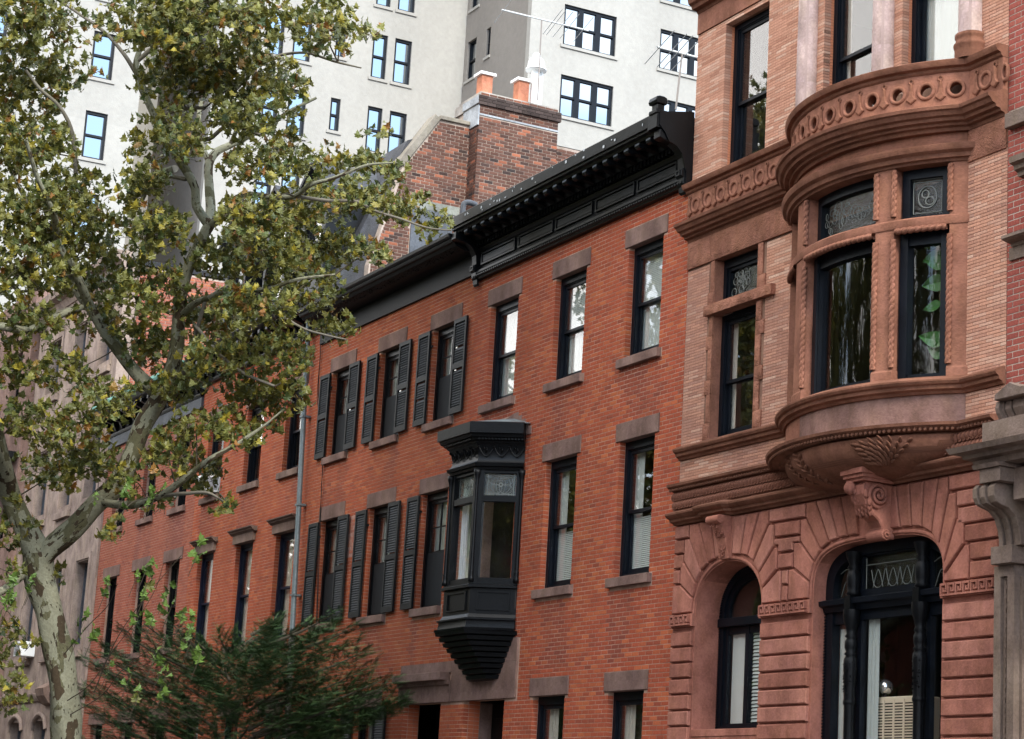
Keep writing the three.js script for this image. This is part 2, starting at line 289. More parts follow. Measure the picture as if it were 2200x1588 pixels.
// the four brick houses share one plan: three bays, three rows of openings
function rowHouse(name, label, x0, x1, topY, opens, pal, o = {}) {
  const h = thing(name, label, 'house', null, 'brick row houses'); 
  const holes = opens.map(q => [q[0], q[1], q[2], q[3]]);
  const cover = o.cover || [];
  part('wall', wallSlab(x0 + 0.002, x1 - 0.002, 2.3, topY, holes.map(([a, b, c, d]) => [a - 0.006, b + 0.006, Math.max(c, 2.31), d + 0.02]), -0.003, -0.32), o.mortar || M.mortar, h);
  part('basement_wall', bx(x0 + 0.002, x1 - 0.002, 0, 2.296, -0.32, 0.03), M.brownstone, h);
  bricks(h, { x0: x0 + 0.004, x1: x1 - 0.004, y0: 2.32, y1: topY, holes: [...holes, ...cover], pal, ...o.brick });
  shell(h, x0, x1, topY - 0.05);
  return h;
}
const stainsUnder = arr => arr.map(([a, b, y]) => [a, b, y - 1.1, y]);

// ---------- main house: oriel, dark sashes, panelled cornice ----------
const bayM = [[0.11, 1.16], [2.49, 3.53], [4.87, 5.90]], bayS = [[-7.04, -5.96], [-4.63, -3.54], [-2.24, -1.16]];
const bayT = [[-14.50, -13.42], [-11.95, -10.90], [-9.53, -8.47]], bayU = [[-21.85, -20.80], [-19.35, -18.30], [-16.86, -15.82]];
const opM = [...bayM.map(b => [...b, ...R3]), ...bayM.slice(1).map(b => [...b, ...R2]), ...bayM.slice(1).map(b => [...b, ...R1]), [0.0, 1.5, 0.9, 3.85], [0.05, 1.45, 5.6, 7.62]];
const brickOrange = [0.475, 0.110, 0.054], brickAlt = [0.60, 0.168, 0.068], brickDark = [0.27, 0.075, 0.05];
const houseM = rowHouse('brick_row_house', 'orange brick row house with black oriel window and black panelled cornice', -0.5, 6.65, 11.4, opM,
  palette(brickOrange, brickAlt, brickDark, 0.16, stainsUnder([[2.4, 3.6, 5.4], [4.8, 6, 5.4], [2.4, 3.6, 8.8], [4.8, 6, 8.8], [0, 1.2, 8.8]])),
  { cover: [[0.18, 1.95, 3.85, 4.83], [-0.5, 0.18, 3.85, 4.56], [0.3, 1.2, 4.83, 8.6], ...bayM.map(b => [b[0] - 0.11, b[1] + 0.11, 10.74, 11.03]), ...bayM.slice(1).flatMap(b => [[b[0] - 0.11, b[1] + 0.11, 7.65, 7.94], [b[0] - 0.11, b[1] + 0.11, 3.85, 4.15]]), ...bayM.flatMap(b => [[b[0] - 0.1, b[1] + 0.1, 8.80, 8.95]]), ...bayM.slice(1).map(b => [b[0] - 0.1, b[1] + 0.1, 5.405, 5.55])] });
bayM.forEach((b, i) => {
  sashWindow(houseM, b[0], b[1], ...R3, -0.105, { curtain: [[0, 1, M.curtain, 8]], blind: i === 0 ? null : [0.45, 1, M.blind], head: 0.12 });
  lintel(houseM, b[0] - 0.11, b[1] + 0.12, 10.74); sill(houseM, b[0] - 0.13, b[1] + 0.07, 8.95);
  if (i) {
    sashWindow(houseM, b[0], b[1], ...R2, -0.105, { blind: [0.0, 0.47, M.blind], curtain: [[0, 0.3, M.curtain, 3], [0.8, 1, M.curtain, 2]], head: 0.12 }); lintel(houseM, b[0] - 0.11, b[1] + 0.12, 7.65); sill(houseM, b[0] - 0.13, b[1] + 0.08, 5.55);
    sashWindow(houseM, b[0], b[1], ...R1, -0.105, { curtain: [[0, 0.35, M.curtainTan, 3]], head: 0.12 }); lintel(houseM, b[0] - 0.11, b[1] + 0.12, 3.85); sill(houseM, b[0] - 0.13, b[1] + 0.08, 1.75);
  }
});
// doorway of the main house under the stone panel
part('door_surround', [bx(0.183, 1.9, 3.855, 4.45, -0.1, 0.03), bx(-0.497, 0.179, 3.855, 4.55, -0.1, 0.026), extr(poly([[0.183, 4.453], [1.9, 4.453], [1.9, 4.83], [0.2, 4.83]]), -0.1, 0.03)], M.brownstone, houseM);
{
  const d = part('door', [bx(0.02, 1.48, 0.9, 3.84, -0.62, -0.55)], M.black, houseM);
  part('door_panel', [rbx(0.12, 0.7, 1.1, 3.6, -0.56, -0.53, 0.01), rbx(0.8, 1.4, 1.1, 3.6, -0.56, -0.53, 0.01)], M.black, d);
  const gs = []; for (let i = 0; i < 5; i++) gs.push(tube([0, 1, 2, 3, 4, 5, 6, 7, 8].map(k => { const a = k / 8 * 6.283, r = 0.08 + 0.03 * (i % 2); return V3(1.1 + (i % 2 ? 0.1 : -0.1) + r * Math.cos(a), 2.5 + i * 0.22 + r * Math.sin(a), -0.52); }), 0.008, 24, 5)); part('iron_grille', gs, M.blackSoft, d);
  part('door_jamb', [bx(-0.006, 0.0, 0.9, 3.85, -0.55, -0.32)], M.brownstone, d);
  part('reveal_brick', (() => { const gs = []; for (let y = 2.32; y < 3.84; y += 0.0677) gs.push(bx(-0.004, 0.004, y, y + 0.0587, -0.21, -0.108), bx(-0.004, 0.004, y, y + 0.0587, -0.31, -0.217)); return gs; })(), std(lin(0.42, 0.115, 0.055), 0.93), houseM, null, 'stuff');
}
// main cornice
function cornice(house, x0, x1, o) {
  const c = part('cornice', sweep(straight(x0, x1), o.crown), M.black, house);
  if (o.frieze) part('frieze_board', bx(x0, x1, o.frieze[0], o.frieze[1], -0.1, 0.05), M.blackSoft, c);
  return c;
}
{
  const x0 = -0.5, x1 = 6.6, c = cornice(houseM, x0, x1, { crown: [[0, 12.06], [0.40, 12.06], [0.42, 12.085], [0.50, 12.09], [0.52, 12.13], [0.57, 12.15], [0.575, 12.185], [0.61, 12.19], [0.62, 12.36], [0.60, 12.38], [0.0, 12.44]], frieze: [11.40, 12.08] });
  part('bottom_moulding', sweep(straight(x0, x1), [[0.0, 11.30], [0.09, 11.30], [0.10, 11.33], [0.13, 11.345], [0.13, 11.375], [0.10, 11.39], [0.12, 11.41], [0.12, 11.45], [0.05, 11.46], [0, 11.46]]), M.black, c);
  { const gs = []; for (let x = x0 + 0.05; x < x1; x += 0.075) gs.push(bx(x, x + 0.045, 11.35, 11.372, 0.125, 0.145)); part('bead_row', gs, M.black, c, null, 'stuff'); }
  part('bed_moulding', sweep(straight(x0, x1), [[0.04, 11.80], [0.07, 11.80], [0.10, 11.84], [0.11, 11.87], [0.05, 11.87]]), M.black, c);
  { const gs = []; for (let x = x0 + 0.1; x < x1 - 0.05; x += 0.105) gs.push(bx(x, x + 0.06, 11.885, 11.975, 0.05, 0.17)); part('dentils', gs, M.black, c, null, 'stuff'); }
  part('dentil_fillet', sweep(straight(x0, x1), [[0.04, 11.978], [0.19, 11.978], [0.24, 12.02], [0.25, 12.058], [0.04, 12.058]]), M.black, c);
  for (let i = 0; i < 20; i++) { const x = 0.03 + i * 0.327; part('modillion', extrX([[0.2, 12.057], [0.55, 12.057], [0.56, 12.02], [0.545, 11.985], [0.5, 11.97], [0.44, 11.985], [0.38, 12.0], [0.3, 11.985], [0.2, 11.96]], x - 0.06, x + 0.06, 0.006), M.black, c); }
  for (const [a, b] of [[-0.25, 1.04], [1.16, 2.41], [2.51, 3.74], [3.85, 5.07], [5.16, 6.32]]) { const p = part('frieze_panel', [...frameGeo(a, b, 11.55, 11.77, 0.052, 0.085, 0.03), bx(a + 0.05, b - 0.05, 11.60, 11.72, 0.052, 0.07)], M.black, c); }
  for (const x of [-0.5, 6.44]) {
    const br = part('end_bracket', extrX([[0.05, 12.1], [0.57, 12.1], [0.57, 11.98], [0.48, 11.95], [0.34, 11.93], [0.22, 11.86], [0.145, 11.74], [0.13, 11.58], [0.17, 11.55], [0.17, 11.46], [0.13, 11.43], [0.13, 11.34], [0.10, 11.30], [0.09, 11.22], [0.05, 11.19]], x, x + 0.17, 0.008), M.black, c);
    part('bracket_panel', [...frameGeo(x + 0.03, x + 0.14, 11.46, 11.55, 0.17, 0.185, 0.02)], M.black, br);
  }
  part('end_cap', [bx(6.605, 6.645, 11.25, 12.47, 0.0, 0.1), extrX([[0.1, 12.46], [0.6, 12.36], [0.6, 12.16], [0.5, 12.06], [0.42, 11.93], [0.28, 11.88], [0.18, 11.78], [0.13, 11.6], [0.1, 11.5]], 6.603, 6.642)], M.black, c);
  part('finial', [rbx(6.40, 6.62, 12.34, 12.40, 0.46, 0.66, 0.01), rbx(6.43, 6.59, 12.40, 12.50, 0.49, 0.63, 0.02), extrX([[0.47, 12.50], [0.65, 12.50], [0.67, 12.54], [0.65, 12.60], [0.6, 12.62], [0.52, 12.62], [0.47, 12.6], [0.45, 12.54]], 6.40, 6.62, 0.01), bx(6.36, 6.62, 12.12, 12.335, 0.5, 0.64)], M.black, c);
  part('roof', [bx(-0.5, 6.6, 12.3, 12.4, -9, 0.3)], M.roof, houseM);
  { const gs = []; for (let i = 0; i < 26; i++) { const x = rr(0, 6.2), w = rr(0.01, 0.05), y = rr(12.2, 12.34); gs.push(bx(x, x + w, y, y + rr(0.01, 0.05), 0.619, 0.624)); } part('flaked_paint', gs, std(lin(0.45, 0.47, 0.48), 0.8), c, 'pale flakes where the black paint has come off', 'stuff'); }
}
// oriel
{
  const c = 0.75, hw = 1.0;   // centre and half width at the wall
  const path = (w, f, d) => [[c - w, 0], [c - f, d], [c + f, d], [c + w, 0]];
  const P = path(0.98, 0.50, 0.62);
  const o = part('oriel_window', [sweep(P, [[-0.3, 5.62], [0.0, 5.62], [0.06, 5.63], [0.06, 5.67], [0.02, 5.69], [0.02, 5.71], [-0.3, 5.71]])], M.black, houseM);
  part('apron', sweep(P, [[-0.1, 5.22], [0.0, 5.22], [0.0, 5.62], [-0.1, 5.62]]), M.black, o);
  part('apron_moulding', sweep(P, [[-0.1, 4.93], [0.11, 4.93], [0.12, 4.965], [0.07, 4.975], [0.055, 5.06], [0.06, 5.09], [0.09, 5.10], [0.09, 5.12], [0.035, 5.14], [0.02, 5.17], [0.0, 5.2], [0, 5.222], [-0.1, 5.222]]), M.black, o);
  const onP = (i, t, off = 0) => { const a = P[i], b = P[i + 1], dx = b[0] - a[0], dz = b[1] - a[1], l = Math.hypot(dx, dz); return [a[0] + dx * t - dz / l * off, a[1] + dz * t + dx / l * off, Math.atan2(-dz, dx), l]; };
  const faceBox = (i, s0, s1, y0, y1, o0, o1) => { const [x, z, r, l] = onP(i, (s0 + s1) / 2, 0), g = new THREE.BoxGeometry((s1 - s0) * l, y1 - y0, o1 - o0); g.translate(0, (y0 + y1) / 2, (o0 + o1) / 2); g.rotateY(r); g.translate(x, 0, z); return g; };
  for (let i = 0; i < 3; i++) part('apron_panel', [faceBox(i, 0.14, 0.86, 5.26, 5.29, 0.002, 0.02), faceBox(i, 0.14, 0.86, 5.55, 5.58, 0.002, 0.02), faceBox(i, 0.14, 0.18, 5.292, 5.548, 0.002, 0.02), faceBox(i, 0.82, 0.86, 5.292, 5.548, 0.002, 0.02)], M.black, o);
  // stepped corbel
  const st = []; for (let k = 0; k < 9; k++) { const t = k / 9, s = 1 - t * 0.86; st.push(sweep(path(0.98 * (1 - t * 0.55) + 0.08, 0.5 * (1 - t * 0.42) + 0.05, 0.70 * s), [[-0.15, 4.93 - (k + 1) * 0.086], [0.0, 4.93 - (k + 1) * 0.086 + 0.02], [0.02, 4.93 - k * 0.086 - 0.002], [-0.15, 4.93 - k * 0.086 - 0.002]])); }
  part('corbel', st, M.black, o);
  part('corbel_core', sweep(path(0.9, 0.44, 0.58), [[-0.7, 4.90], [-0.02, 4.90], [-0.02, 4.94], [-0.7, 4.94]]), M.black, o);
  // posts, sashes, panes on each of three faces
  const Y0 = 5.71, Y1 = 7.62, YT = 7.12;
  for (let i = 0; i < 3; i++) {
    const e = i === 1 ? 0.13 : 0.15, f = part('oriel_frame', [faceBox(i, 0.0, e, Y0, Y1, -0.14, -0.002), faceBox(i, 1 - e, 1, Y0, Y1, -0.14, -0.002), faceBox(i, e, 1 - e, Y0, Y0 + 0.09, -0.12, -0.02), faceBox(i, e, 1 - e, Y1 - 0.07, Y1, -0.12, -0.02), faceBox(i, e, 1 - e, YT - 0.05, YT + 0.05, -0.12, -0.01)], M.black, o);
    part('oriel_pane', faceBox(i, e, 1 - e, Y0 + 0.09, YT - 0.05, -0.085, -0.08), M.glass, o);
    part('leaded_pane', faceBox(i, e, 1 - e, YT + 0.05, Y1 - 0.07, -0.085, -0.08), M.leaded, o);
    // leading
    const gs = [], [x, z, r, l] = onP(i, 0.5), W = (1 - 2 * e) * l, H = Y1 - YT - 0.12, cy = (YT + Y1) / 2 - 0.01;
    const put = g => { g.rotateY(r); g.translate(x, cy, z); return g; };
    const ring = (rx, ry, ox, oy, R = 0.0032) => put(tube(Array.from({ length: 14 }, (_, k) => V3(ox + rx * Math.cos(k / 14 * 6.283), oy + ry * Math.sin(k / 14 * 6.283), -0.074)), R, 28, 4, true));
    gs.push(ring(W * 0.3, H * 0.42, 0, 0), ring(W * 0.14, H * 0.42, 0, 0), ring(W * 0.2, H * 0.2, W * 0.16, H * 0.18), ring(W * 0.2, H * 0.2, -W * 0.16, H * 0.18), ring(W * 0.2, H * 0.2, W * 0.16, -H * 0.18), ring(W * 0.2, H * 0.2, -W * 0.16, -H * 0.18), ring(0.03, 0.03, 0, 0, 0.008));
    for (const q of [-1, 1]) { const a = new THREE.BoxGeometry(0.008, H, 0.008); a.translate(q * W * 0.4, 0, -0.074); gs.push(put(a)); const b = new THREE.BoxGeometry(W, 0.008, 0.008); b.translate(0, q * H * 0.42, -0.073); gs.push(put(b)); for (const q2 of [0.26, 0.34]) { const d = new THREE.BoxGeometry(0.006, H * 0.16, 0.006); d.translate(q * W * q2, -H * 0.42, -0.074); gs.push(put(d)); } }
    part('leading', gs, M.came, o, null, 'stuff');
  }
  for (const [i, t] of [[0, 0.0], [0, 1], [1, 1], [2, 1]]) {
    const [x, z] = onP(i, t, 0.0), zz = Math.max(z, 0.03);
    part('colonnette', [lathe([[0, 0], [0.05, 0], [0.05, 0.06], [0.038, 0.08], [0.038, 0.16], [0.045, 0.18], [0.033, 0.2], [0.027, 1.62], [0.04, 1.64], [0.03, 1.68], [0.042, 1.75], [0.062, 1.82], [0.062, 1.88], [0, 1.88]], x, 5.72, zz, 14)], M.black, o);
  }
  // entablature
  part('architrave', sweep(P, [[-0.2, 7.60], [0.02, 7.60], [0.03, 7.64], [0.07, 7.65], [0.085, 7.70], [0.04, 7.72], [0.03, 7.74], [-0.2, 7.74]]), M.black, o);
  part('garland_frieze', sweep(P, [[-0.2, 7.738], [0.02, 7.738], [0.0, 7.80], [0.01, 7.92], [0.06, 8.02], [0.08, 8.05], [-0.2, 8.05]]), M.black, o);
  { const gs = []; for (let i = 0; i < 3; i++) { const n = i === 1 ? 4 : 3; for (let k = 0; k < n; k++) { const a = k / n, b = (k + 1) / n; const pts = [0, 0.25, 0.5, 0.75, 1].map(q => { const [x, z] = onP(i, lerp(a, b, q), 0.03); return V3(x, 7.99 - 0.17 * Math.sin(q * Math.PI), z); }); gs.push(tube(pts, 0.010, 12, 5)); const [x, z] = onP(i, a, 0.05); const s = new THREE.IcosahedronGeometry(0.024, 0); s.translate(x, 7.98, z); gs.push(s); const [x2, z2] = onP(i, (a + b) / 2, 0.03), [x3, z3] = onP(i, lerp(a, b, 0.3), 0.03); gs.push(tube([V3(x2, 7.97, z2), V3(x2 + 0.03, 7.92, z2), V3(x2 - 0.02, 7.88, z2)], 0.012, 6, 5)); gs.push(tube([V3(x3, 7.94, z3), V3(x3 + 0.03, 7.97, z3), V3(x3 + 0.05, 7.94, z3)], 0.01, 6, 4)); } } part('garlands', gs, M.black, o, null, 'stuff'); }
  part('oriel_cornice', sweep(P, [[-0.3, 8.04], [0.09, 8.04], [0.10, 8.07], [0.14, 8.08], [0.16, 8.11], [0.20, 8.12], [0.22, 8.17], [0.255, 8.18], [0.26, 8.36], [0.22, 8.375], [-0.3, 8.375]]), M.black, o);
  { const gs = []; for (let i = 0; i < 3; i++) { const n = i === 1 ? 16 : 14; for (let k = 0; k < n; k++) gs.push(faceBox(i, (k + 0.2) / n, (k + 0.75) / n, 8.083, 8.115, 0.1, 0.165)); } part('oriel_dentils', gs, M.black, o, null, 'stuff'); }
  part('oriel_roof', [(() => { const v = [], t = 8.54, q = path(1.15, 0.60, 0.82); const T0 = [c - 0.3, t, 0.02], T1 = [c + 0.55, t, 0.02]; const B = q.map(p => [p[0], 8.375, p[1]]); for (const [a, b, d] of [[B[0], B[1], T0], [B[1], B[2], T1], [B[1], T1, T0], [B[2], B[3], T1]]) v.push(...a, ...b, ...d); const g = new THREE.BufferGeometry(); g.setAttribute('position', new THREE.Float32BufferAttribute(v, 3)); g.computeVertexNormals(); return g; })()], M.zinc, o);
  part('flashing', [extr(poly([[-0.35, 8.40], [0.6, 8.52], [1.30, 8.64], [1.42, 8.64], [1.42, 8.57], [1.55, 8.57], [1.55, 8.49], [1.68, 8.49], [1.68, 8.41], [1.8, 8.41], [1.8, 8.33], [1.92, 8.33], [1.92, 8.2], [-0.35, 8.2]]), -0.04, 0.012)], M.brownstone, o);
  { const b = new THREE.SphereGeometry(0.05, 8, 6); b.scale(0.5, 1, 0.3); b.translate(c - 0.35, 8.28, 0.86); part('paint_chip', b, M.white, o); }
  for (const [i, a, b, m] of [[0, 0.15, 0.85, M.curtain], [1, 0.14, 0.34, M.white]]) { const [x, z, r, l] = onP(i, (a + b) / 2, -0.2); const g = drape(-(b - a) * l / 2, (b - a) * l / 2, 5.75, 7.6, 0, 0.02, 5); g.rotateY(r); g.translate(x, 0, z); part('curtain', g, m, o); }
  part('oriel_room', [bx(c - 0.97, c + 0.97, 5.3, 5.6, -0.4, 0.02)], M.room, o);
}

// ---------- shuttered house ----------
const opS = [...bayS.map(b => [...b, ...R3]), ...bayS.map(b => [...b, ...R2]), ...bayS.slice(0, 2).map(b => [...b, ...R1]), [-2.44, -0.9, 0.9, 3.85]];
const palS = palette([0.495, 0.123, 0.058], [0.62, 0.188, 0.078], [0.28, 0.08, 0.055], 0.12, stainsUnder([[-4.7, -3.5, 8.8], [-7.1, -5.9, 8.8], [-2.3, -1.1, 5.4], [-4.7, -3.5, 5.4]]));
const houseS = rowHouse('brick_row_house', 'orange brick row house with black louvred shutters beside most of its windows', -7.8, -0.5, 11.46, opS,
  (x, y) => { const c = palS(x, y); return x > -5.75 && x < -5.1 && y > 6.75 && y < 7.6 ? mix3(c, [0.62, 0.44, 0.40], rr(0.1, 0.75)) : c; },   // salts bloom out between two shutters
  { cover: [[-2.62, -0.5, 3.85, 4.55], ...bayS.map(b => [b[0] - 0.12, b[1] + 0.12, 10.74, 11.03]), ...bayS.map(b => [b[0] - 0.12, b[1] + 0.12, 7.65, 7.93]), ...bayS.slice(0, 2).map(b => [b[0] - 0.12, b[1] + 0.12, 3.85, 4.13]), ...bayS.flatMap(b => [[b[0] - 0.1, b[1] + 0.05, 8.8, 8.95], [b[0] - 0.1, b[1] + 0.05, 5.4, 5.55]])] });
bayS.forEach((b, i) => {
  const rows = i < 2 ? [R3, R2, R1] : [R3, R2];
  rows.forEach((R, k) => {
    const mid = (b[0] + b[1]) / 2;
    sashWindow(houseS, b[0], b[1], ...R, -0.105, { mat: M.black, up: [2, 2], low: [2, 2], screen: true, curtain: [[0, 1, M.curtain, 8]], head: 0.12 });
    lintel(houseS, b[0] - 0.12, b[1] + 0.12, R[1]); sill(houseS, b[0] - 0.1, b[1] + 0.0, R[0]);
    shutter(houseS, b[0] - 0.52, b[0] - 0.02, R[0] + 0.02, R[1] - 0.02, 0.025, i === 2 && k === 0 ? 9 : 0, mid);
    if (!(i === 2 && k === 1)) shutter(houseS, b[1] - 0.06, b[1] + 0.45, R[0] + 0.02, R[1] - 0.02, 0.03, i === 2 && k === 0 ? 22 : 0, mid);
  });
});
part('door_surround', [bx(-2.6, -0.503, 3.855, 4.15, -0.1, 0.05), rbx(-2.6, -0.6, 4.22, 4.36, -0.1, 0.2, 0.01), bx(-2.6, -0.503, 4.15, 4.22, -0.1, 0.09), bx(-2.6, -0.503, 4.36, 4.55, -0.1, 0.028)], M.brownstone, houseS);
{
  const d = part('door', bx(-2.44, -0.9, 0.9, 3.84, -0.72, -0.66), M.black, houseS); part('door_panel', [rbx(-2.3, -1.75, 1.1, 3.6, -0.67, -0.64, 0.01), rbx(-1.6, -1.05, 1.1, 3.6, -0.67, -0.64, 0.01)], M.black, d);
  part('reveal_brick', (() => { const gs = []; for (let y = 2.32; y < 3.84; y += 0.0677) gs.push(bx(-2.444, -2.436, y, y + 0.0587, -0.21, -0.108), bx(-2.444, -2.436, y, y + 0.0587, -0.31, -0.217)); return gs; })(), std(lin(0.42, 0.115, 0.055), 0.93), houseS, null, 'stuff');
}
{
  const c = part('cornice', sweep(straight(-7.8, -0.52), [[0, 11.84], [0.30, 11.84], [0.36, 11.87], [0.46, 11.90], [0.50, 11.95], [0.54, 11.96], [0.56, 12.0], [0.56, 12.02], [0.0, 12.04]]), M.blackSoft, houseS);
  part('frieze_board', bx(-7.8, -0.51, 11.455, 11.84, -0.1, 0.05), M.blackSoft, c);
  part('gutter', sweep(straight(-7.8, -0.53), [[0.42, 12.022], [0.58, 12.022], [0.62, 12.05], [0.63, 12.10], [0.60, 12.11], [0.42, 12.1]]), M.black, c);
  part('roof', [extrX([[-9, 12.35], [-0.3, 12.45], [0.42, 12.08], [0.42, 12.0], [-9, 12.1]], -7.8, -0.55)], M.metalGrey, houseS);
  { const gs = []; for (let i = 0; i < 420; i++) { const x = rr(-7.6, -0.6), s = new THREE.TetrahedronGeometry(rr(0.008, 0.022)); const t = rnd(); s.rotateX(rnd() * 6); s.rotateY(rnd() * 6); s.translate(x, 11.855 + t * 0.05, 0.33 + t * 0.13); gs.push(s); } part('blistered_paint', gs, M.blackSoft, c, null, 'stuff'); }
  part('vent_pipe', tube([V3(-0.42, 12.3, 0.42), V3(-0.42, 12.58, 0.42), V3(-0.42, 12.68, 0.40), V3(-0.42, 12.71, 0.30), V3(-0.42, 12.69, 0.16)], 0.05, 20, 10), M.metalGrey, houseS);
}
// ---------- downpipe and cable ----------
{
  const a = onZ(666, 640, 0.14), b = onZ(627, 1370, 0.14), d = b.clone().sub(a), c = b.clone().addScaledVector(d, 0.9);
  const g = thing('downpipe', 'tall grey metal downpipe fixed between two brick houses', 'downpipe');
  part('pipe', tube([a, b], 0.055, 2, 12), M.zinc, g);
  part('lower_pipe', tube([b.clone().addScaledVector(d, -0.01), c], 0.064, 2, 12), std(lin(0.33, 0.30, 0.27), 0.7, { map: paintC }), g);
  for (const t of [0.1, 0.36, 0.62, 0.88]) { const p = a.clone().lerp(b, t); part('strap', [bx(p.x - 0.08, p.x + 0.08, p.y - 0.02, p.y + 0.02, 0.012, 0.2)], M.zinc, g); }
  const pts = [[690, 690], [688, 760], [684, 850], [694, 960], [690, 1060], [688, 1130], [684, 1250], [678, 1400]].map(([u, v]) => onZ(u, v, 0.03));
  const cb = thing('cable', 'thin black cable hanging down the brick beside a shutter', 'cable'); part('strand', [tube(pts, 0.009, 60, 6), tube(pts.map((p, i) => V3(p.x + 0.04 * Math.sin(i * 2), p.y, p.z + 0.012)), 0.007, 60, 6)], M.blackSoft, cb);
}
// ---------- house with hooded windows and dormers ----------
const opT = [...bayT.map(b => [...b, ...R3]), ...bayT.map(b => [...b, 5.35, 7.63]), ...bayT.map(b => [...b, ...R1])];
const houseT = rowHouse('brick_row_house', 'orange brick row house with bracketed stone hoods and black dormers in its roof', -15.1, -7.8, 11.75, opT, palette([0.495, 0.12, 0.058], [0.62, 0.18, 0.075], [0.29, 0.08, 0.055], 0.14, stainsUnder([[-9.6, -8.4, 8.8], [-12, -10.8, 8.8], [-14.6, -13.3, 8.8]])),
  { brick: { top: 90 }, cover: [...bayT.map(b => [b[0] - 0.12, b[1] + 0.12, 10.74, 11.03]), ...bayT.map(b => [b[0] - 0.12, b[1] + 0.05, 8.8, 8.95])], mortar: M.mortar });
bayT.forEach((b, i) => {
  sashWindow(houseT, b[0], b[1], ...R3, -0.105, { curtain: [[0.5, 1, M.curtain, 4]], open: i === 0 ? 0.42 : 0 }); lintel(houseT, b[0] - 0.12, b[1] + 0.12, 10.74); sill(houseT, b[0] - 0.14, b[1] + 0.03, 8.95, M.brownstoneDark);
  sashWindow(houseT, b[0], b[1], 5.35, 7.63, -0.105, { mat: M.navyBlue, curtain: [[0, 1, M.curtainTan, 7]] }); hood(houseT, b[0] - 0.13, b[1] + 0.1, 7.63); sill(houseT, b[0] - 0.14, b[1] + 0.03, 5.35, M.brownstoneDark);
  sashWindow(houseT, b[0], b[1], ...R1, -0.105, {}); hood(houseT, b[0] - 0.13, b[1] + 0.1, 3.85);
});
{
  const b = bayT[0], ac = thing('air_conditioner', 'white window air conditioner above the hooded windows of a brick house', 'air conditioner', V3((b[0] + b[1]) / 2 + 0.05, 9.0, 0.1));
  part('case', rbx(-0.33, 0.33, 0, 0.4, -0.35, 0.22, 0.02), M.white, ac);
  const gs = []; for (let i = 0; i < 9; i++) gs.push(bx(-0.29, 0.05, 0.05 + i * 0.035, 0.065 + i * 0.035, 0.221, 0.232)); part('grille', gs, std(lin(0.35, 0.36, 0.37), 0.6), ac);
  part('coil', bx(0.08, 0.3, 0.05, 0.35, 0.221, 0.228), std(lin(0.2, 0.21, 0.22), 0.6), ac); part('side_vent', bx(0.331, 0.338, 0.06, 0.34, -0.1, 0.18), std(lin(0.3, 0.31, 0.32), 0.6), ac);
}
function bracketCornice(house, x0, x1, y, brackets, topMat) {
  const c = part('cornice', sweep(straight(x0, x1), [[0, y + 0.38], [0.42, y + 0.38], [0.46, y + 0.42], [0.54, y + 0.45], [0.58, y + 0.52], [0.60, y + 0.56], [0.0, y + 0.6]]), M.black, house);
  part('frieze_board', bx(x0, x1, y, y + 0.38, -0.1, 0.05), M.blackSoft, c); part('bottom_moulding', sweep(straight(x0, x1), [[0, y - 0.06], [0.08, y - 0.06], [0.1, y - 0.02], [0.1, y + 0.02], [0.05, y + 0.03], [0, y + 0.03]]), M.black, c);
  for (let i = 0; i < brackets; i++) { const x = lerp(x0 + 0.2, x1 - 0.2, i / (brackets - 1)); part('bracket', extrX([[0.05, y + 0.379], [0.5, y + 0.379], [0.5, y + 0.3], [0.4, y + 0.26], [0.2, y + 0.2], [0.12, y + 0.05], [0.05, y + 0.03]], x - 0.06, x + 0.06, 0.006), M.black, c); }
  return c;
}
{
  bracketCornice(houseT, -15.08, -7.85, 11.8, 16);
  // mansard, dormers, party wall with its chimney
  part('mansard_roof', extrX([[0.2, 12.38], [-0.15, 12.6], [-1.75, 16.4], [-2.2, 16.6], [-9, 16.7], [-9, 12.3], [0.2, 12.3]], -15.05, -8.1), M.slate, houseT);
  for (const x of [-14.0, -11.35, -9.15]) {
    const d = part('dormer', [bx(x - 0.72, x - 0.5, 12.75, 15.05, -1.3, -0.12), bx(x + 0.5, x + 0.72, 12.75, 15.05, -1.3, -0.12), bx(x - 0.5, x + 0.5, 12.75, 13.15, -1.3, -0.12), bx(x - 0.5, x + 0.5, 14.9, 15.05, -1.3, -0.12), extr(poly([[x - 0.72, 15.05], [x + 0.72, 15.05], [x, 15.6]]), -1.5, -0.12)], M.black, houseT);
    part('dormer_roof', (() => { const a = extr(poly([[x - 0.95, 15.0], [x, 15.72], [x + 0.95, 15.0], [x + 0.95, 15.1], [x, 15.84], [x - 0.95, 15.1]]), -1.8, 0.05); return a; })(), M.slate, d);
    part('dormer_sash', [...frameGeo(x - 0.5, x + 0.5, 13.15, 14.9, -0.3, -0.2, 0.06), bx(x - 0.44, x + 0.44, 13.98, 14.05, -0.3, -0.2)], M.black, d);
    part('pane', bx(x - 0.44, x + 0.44, 13.21, 14.84, -0.26, -0.255), M.glass, d); part('blind', bx(x - 0.48, x + 0.48, 13.6, 14.86, -0.4, -0.39), M.white, d);
  }
}
